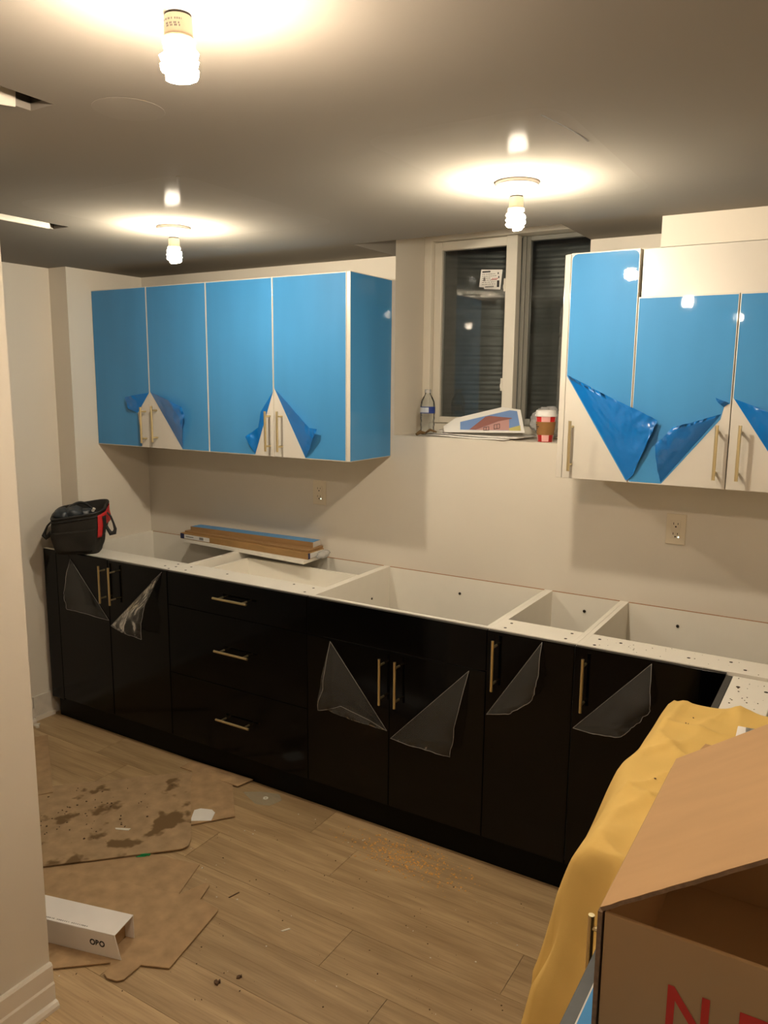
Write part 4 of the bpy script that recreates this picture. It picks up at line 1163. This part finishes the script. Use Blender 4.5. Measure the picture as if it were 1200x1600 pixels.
# ================================================================== open cardboard box
def make_box():
    bx0, bx1, by0, by1 = 2.657, 3.12, -2.139, -1.722
    z0_, z1_ = 0.8985, 1.101; t = 0.005
    R = thing('cardboard_box', ((bx0 + bx1) / 2, (by0 + by1) / 2, z0_), 'large open cardboard box with red lettering, nearest at the right', 'box')
    m = mt['card_box']
    fp_ = part('side_panel', m, R, box, bx0, bx1, by0, by0 + t, z0_, z1_, bevel=.0015)
    part('side_panel', m, R, box, bx0, bx1, by1 - t, by1, z0_, z1_)
    part('side_panel', mt['card_in'], R, box, bx0, bx0 + t, by0 + t, by1 - t, z0_, z1_)
    part('side_panel', mt['card_in'], R, box, bx1 - t, bx1, by0 + t, by1 - t, z0_, z1_)
    part('bottom_panel', mt['card_in'], R, box, bx0 + t, bx1 - t, by0 + t, by1 - t, z0_, z0_ + t)
    # left flap, hinged on the left top edge and tipped up to the right
    ang = math.radians(35.5); L_ = 0.235
    bm = new_bm()
    n = 18
    def fpnt(s, y, k_): # along the flap, thickness offset k_
        return (bx0 - .002 + s * math.cos(ang) - k_ * math.sin(ang), y, z1_ + .0015 + s * math.sin(ang) + k_ * math.cos(ang))
    prev = None
    for i in range(n + 1):
        s = L_ * i / n
        jag = 0.0025 * noise.noise((i * 1.7, 0, 0))
        ya = by0 - 0.002 + jag + 0.004 * (i / n); yb = by1 + 0.002
        ring = [bm.verts.new(fpnt(s, ya, 0)), bm.verts.new(fpnt(s, yb, 0)), bm.verts.new(fpnt(s, yb, t)), bm.verts.new(fpnt(s, ya, t))]
        if prev:
            for q in range(4): bm.faces.new((prev[q], prev[(q + 1) % 4], ring[(q + 1) % 4], ring[q]))
        else: bm.faces.new(ring)
        prev = ring
    bm.faces.new(prev[::-1])
    fl = obj('flap', bm, m, R)
    bm = new_bm()
    for i in range(n):
        s0_, s1_ = L_ * i / n, L_ * (i + 1) / n
        j0 = by0 - 0.0026 + 0.0025 * noise.noise((i * 1.7, 0, 0)) + 0.004 * (i / n); j1 = by0 - 0.0026 + 0.0025 * noise.noise(((i + 1) * 1.7, 0, 0)) + 0.004 * ((i + 1) / n)
        bm.faces.new([bm.verts.new(p) for p in (fpnt(s0_, j0, .0004), fpnt(s1_, j1, .0004), fpnt(s1_, j1, t - .0004), fpnt(s0_, j0, t - .0004))])
    obj('corrugated_edge', bm, mt['card_edge'], fl)
    # far flap and the folded-down front-left tab
    bm = new_bm(); hexa(bm, [(bx0 + .01, by1 + .001, z1_), (bx1, by1 + .001, z1_), (bx1, by1 + t, z1_), (bx0 + .01, by1 + t, z1_), (bx0 + .03, by1 + .05, z1_ + .02), (bx1, by1 + .05, z1_ + .02), (bx1, by1 + .053, z1_ + .016), (bx0 + .03, by1 + .053, z1_ + .016)])
    obj('flap', bm, m, R)
    bm = new_bm(); box(bm, bx0 - .0075, bx0 - .0025, by0 - .001, by1 - .02, z0_ + .004, z1_ - .001); obj('folded_flap', bm, mt['card_edge'], R)
    # lettering on the near side
    for s_, x, z in (('N', 2.7305, 0.9865), ('E', 2.8035, 0.9865)):
        bm = text_mesh(s_, 0.078, 0.0012)
        xs_ = [v.co.x for v in bm.verts]; ys_ = [v.co.y for v in bm.verts]
        wx, hy = max(xs_) - min(xs_), max(ys_) - min(ys_); mx_, my_ = min(xs_), min(ys_)
        for v in bm.verts:
            v.co = Vector((x + (v.co.x - mx_) / wx * (.0435 if s_ == 'N' else .036), by0 - .0008, z + (v.co.y - my_) / hy * 0.0555))
        obj('printed_letter', bm, mt['red_print'], fp_)
    return R
make_box()

# ================================================================== floor litter
def card_sheet(label, poly, z, mat, t=0.0035, lift=None, name='cardboard_sheet'):
    bm = new_bm(); prism_xy(bm, poly, z, z + t)
    o = obj(name, bm, mat)
    return tag(o, label, 'cardboard', 'flattened cardboard on the floor')
card_sheet('muddy stained cardboard sheet, the largest one on the floor', [(0.294, -1.69), (0.862, -1.125), (0.884, -1.10), (0.890, -1.075), (0.870, -1.040), (0.843, -1.012), (0.500, -0.672), (-0.10, -1.27)], 0.0085, mt['card'])
card_sheet('small plain cardboard flap right of the muddy sheet', [(0.490, -0.655), (0.700, -0.627), (0.896, -0.831), (0.793, -0.965), (0.70, -0.88)], 0.0045, mt['card_clean'])
card_sheet('cardboard piece at the left edge lying on the muddy sheet', [(-0.327, -0.779), (0.152, -1.101), (-0.05, -1.40), (-0.52, -1.08)], 0.0125, mt['card_clean'])
card_sheet('cardboard sheet between the muddy sheet and the white carton', [(0.45, -1.52), (0.70, -1.20), (0.814, -1.171), (0.998, -1.128), (1.057, -1.289), (0.95, -1.45), (0.72, -1.72)], 0.0002, mt['card_clean'])
card_sheet('flattened tabbed carton partly beneath the white carton', [(0.66, -1.40), (0.90, -1.33), (1.062, -1.285), (1.093, -1.195), (1.108, -1.194), (1.115, -1.203), (1.138, -1.268), (1.222, -1.274), (1.228, -1.283), (1.282, -1.541), (1.202, -1.576), (1.205, -1.640), (1.192, -1.655), (1.160, -1.662), (1.140, -1.655), (1.120, -1.615), (0.95, -1.76), (0.70, -1.76)], 0.0042, mt['card_clean'])
bm = new_bm(); hexa(bm, [(0.42, -0.655, .0002), (0.752, -0.655, .008), (0.772, -0.578, .008), (0.42, -0.578, .0002), (0.42, -0.655, .0036), (0.752, -0.655, .0115), (0.772, -0.578, .0115), (0.42, -0.578, .0036)])
tag(obj('cardboard_sheet', bm, mt['card_clean']), 'cardboard offcut with lifted corner against the toe kick', 'cardboard', 'flattened cardboard on the floor')
# white scrap, folded crumb
bm = new_bm(); prism_xy(bm, [(0.775, -0.950), (0.842, -0.905), (0.815, -0.855), (0.79, -0.845), (0.745, -0.862), (0.732, -0.885)], 0.0082, 0.0095)
tag(obj('paper_scrap', bm, mt['paper'], bevel=.001), 'torn white scrap stuck on the cardboard flap', 'scrap')

# white open carton
def make_white():
    p0 = Vector((1.123, -1.600)); dr = Vector((-0.967, -0.255)); nr = Vector((-0.47, 0.883)).normalized()
    nr = Vector((-dr.y, dr.x)) * -1; 
    if nr.y < 0: nr = -nr
    Wd, Ht, Ln, t = 0.095, 0.078, 0.50, 0.003
    z0_ = 0.0080
    R = thing('white_carton', (p0.x + dr.x * .25, p0.y + dr.y * .25, z0_), 'long white open-ended carton on the cardboard by the partition wall', 'carton')
    def P(l, n, z): 
        q = p0 + dr * l + nr * n; return (q.x, q.y, z0_ + z)
    def pan(name, mat, l0, l1, n0, n1, za, zb_, flare=0.0):
        bm = new_bm()
        hexa(bm, [P(l0 - flare, n0, za), P(l1, n0, za), P(l1, n1, za), P(l0 - flare, n1, za), P(l0, n0, zb_), P(l1, n0, zb_), P(l1, n1, zb_), P(l0, n1, zb_)])
        return obj(name, bm, mat, R, bevel=.001)
    pan('top_panel', mt['white_box'], 0.0, Ln, 0, Wd, Ht - t, Ht)
    fr = pan('side_panel', mt['white_box'], 0.0, Ln, 0, t, 0, Ht - t, 0.018)
    pan('side_panel', mt['white_box'], 0.0, Ln, Wd - t, Wd, 0, Ht - t)
    pan('bottom_panel', mt['card_clean'], 0.03, Ln, t, Wd - t, 0, t)
    pan('end_panel', mt['card_clean'], 0.030, 0.033, t, Wd - t, t, Ht - t)
    bm = text_mesh('OBO', 0.03, 0.0012)
    xs_ = [v.co.x for v in bm.verts]; mx_ = max(xs_)
    ys_ = [v.co.y for v in bm.verts]; my_ = min(ys_); hy = max(ys_) - my_
    for v in bm.verts:
        l = 0.035 + (mx_ - v.co.x) / mx_ * .052; q = P(l, -.0006, 0.030 + (v.co.y - my_) / hy * .020); v.co = Vector(q)
    obj('printed_letters', bm, mt['print_dark'], fr)
    bm = new_bm()
    for q in range(26):
        l = .10 + q * .0065; l2 = l + random.uniform(.002, .005)
        if q in (9, 17): continue
        hexa(bm, [P(l, .008, Ht + .0001), P(l2, .008, Ht + .0001), P(l2, .0115, Ht + .0001), P(l, .0115, Ht + .0001), P(l, .008, Ht + .0004), P(l2, .008, Ht + .0004), P(l2, .0115, Ht + .0004), P(l, .0115, Ht + .0004)])
    obj('small_print', bm, mt['print_grey'], R)
make_white()

# washer, chips, bits
bm = new_bm(); lathe(bm, [(.004, .0032), (.004, .0006), (.0105, .0006), (.0105, .0032), (.004, .0032)], 0.905, -0.655, 20, caps=False)
tag(obj('washer', bm, mt['debris_white'], None), 'small pale ring washer near the toe kick', 'washer')
bm = new_bm(); prism_xy(bm, [(0.79, -0.665), (0.86, -0.62), (0.93, -0.60), (0.97, -0.63), (0.955, -0.69), (0.90, -0.71), (0.85, -0.69)], 0.0001, 0.0003)
tag(obj('floor_smear', bm, mt['stain_pale'], None), 'pale greenish smear on the floor around the washer', 'smear')
def flake(bm, x, y, z, r, seed, h=None):
    rnd = random.Random(seed); n = 5
    h = h or r * .35; a0 = rnd.random() * 6.28; st_ = rnd.uniform(.35, 1)
    pts = []
    for i in range(n):
        a_ = 6.283 * i / n; rr_ = r * rnd.uniform(.55, 1.0)
        px, py = rr_ * math.cos(a_), rr_ * st_ * math.sin(a_)
        pts.append((x + px * math.cos(a0) - py * math.sin(a0), y + px * math.sin(a0) + py * math.cos(a0)))
    prism_xy(bm, pts, z, z + h)
for (x, y, r, lab, mat) in ((1.433, -1.508, .012, 'larger dark curled chip on the bare floor', 'debris_dark'), (1.472, -1.457, .009, 'smaller dark chip beside the curled one on the floor', 'debris_dark')):
    bm = new_bm(); flake(bm, x, y, .0004, r, int(x * 991), r * .5); flake(bm, x + r * .5, y + r * .6, .0004, r * .6, 77, r * .7)
    tag(obj('wood_chip', bm, mt[mat]), lab, 'chip', 'chips on the floor')
bm = new_bm(); slab(bm, [(1.205, -1.207), (1.209, -1.205), (1.219, -1.168), (1.215, -1.168)], .0003, .0025)
tag(obj('wood_splinter', bm, mt['debris_dark']), 'thin brown splinter beside the tabbed cardboard', 'splinter')
bm = new_bm(); slab(bm, [(1.452, -1.241), (1.459, -1.240), (1.474, -1.218), (1.466, -1.218)], .0003, .002)
tag(obj('tape_scrap', bm, mt['debris_white']), 'short white strip on the bare floor', 'scrap')
bm = new_bm(); slab(bm, [(0.775, -1.218), (0.800, -1.200), (0.802, -1.172), (0.787, -1.190)], .0042, .0062); slab(bm, [(0.785, -1.205), (0.81, -1.19), (0.812, -1.183), (0.79, -1.196)], .0062, .012)
tag(obj('green_scrap', bm, mt['green']), 'small green plastic scrap between cardboard sheets', 'scrap')
bm = new_bm(); slab(bm, [(0.575, -1.14), (0.583, -1.146), (0.63, -1.126), (0.628, -1.112)], .0122, .0138)
tag(obj('tape_scrap', bm, mt['debris_white']), 'white shred on the muddy cardboard', 'scrap')
bm = new_bm(); flake(bm, -0.497, -0.72, .0004, .02, 5, .006); flake(bm, -0.47, -0.735, .0004, .014, 8, .010)
tag(obj('plaster_crumb', bm, mt['debris_white']), 'white plaster crumb at the left wall baseboard', 'plaster')

def cloth_pt(r):
    x, y = r.uniform(2.56, 2.75), r.uniform(-1.65, -.98)
    return x, y, .8955 + cloth_dz(x, y), r.uniform(.002, .0055)
def scatter(name, label, cat, n, fn, mat, seed):
    rnd = random.Random(seed); bm = new_bm()
    for q in range(n):
        x, y, z, r = fn(rnd); flake(bm, x, y, z, r, rnd.random() * 1e6)
    return tag(obj(name, bm, mt[mat]), label, cat, None, 'stuff')
def card_pt(rnd):
    u_, v_ = rnd.random(), rnd.random()
    cl = rnd.choice([(.35, .35), (.55, .6), (.3, .7), (.7, .35), (.5, .5)])
    u_ = min(.97, max(.03, rnd.gauss(cl[0], .13))); v_ = min(.97, max(.03, rnd.gauss(cl[1], .13)))
    p = Vector((.884, -1.10)) + Vector((-.59, -.59)) * u_ + Vector((-.384, .428)) * v_
    return p.x, p.y, .0122, rnd.uniform(.0015, .007)
scatter('dirt_flakes', 'dried mud flakes scattered on the stained cardboard', 'dirt', 70, card_pt, 'debris_dark', 3)
scatter('sawdust', 'tan sawdust and shavings on the floor before the sink cabinet', 'sawdust', 620,
        lambda r: (r.gauss(1.60, .12), min(-.58, r.gauss(-.70, .045)), .0003, r.uniform(.0012, .0055)), 'sawdust', 4)
scatter('dirt_flakes', 'brown dirt specks trodden over the plank floor', 'dirt', 230,
        lambda r: (r.uniform(.9, 2.3), r.uniform(-2.2, -.6), .0003, r.uniform(.001, .004)), 'debris_dark', 5)
scatter('plaster_crumbs', 'white plaster specks over the plank floor', 'plaster', 90,
        lambda r: (r.uniform(.9, 2.3), r.uniform(-2.0, -.6), .0003, r.uniform(.001, .0045)), 'debris_white', 6)
scatter('wood_crumbs', 'brown crumbs on the white cabinet rails', 'crumbs', 60,
        lambda r: ((r.uniform(2.2, 2.72), r.uniform(-.58, -.47), HB + .0003, r.uniform(.001, .0032)) if r.random() < .55 else (r.uniform(2.62, 2.71), r.uniform(-.90, -.63), HB + .0003, r.uniform(.001, .0034))), 'debris_dark', 9)
scatter('wood_crumbs', 'brown crumbs on the yellow cloth', 'crumbs', 16,
        cloth_pt, 'debris_dark', 12)
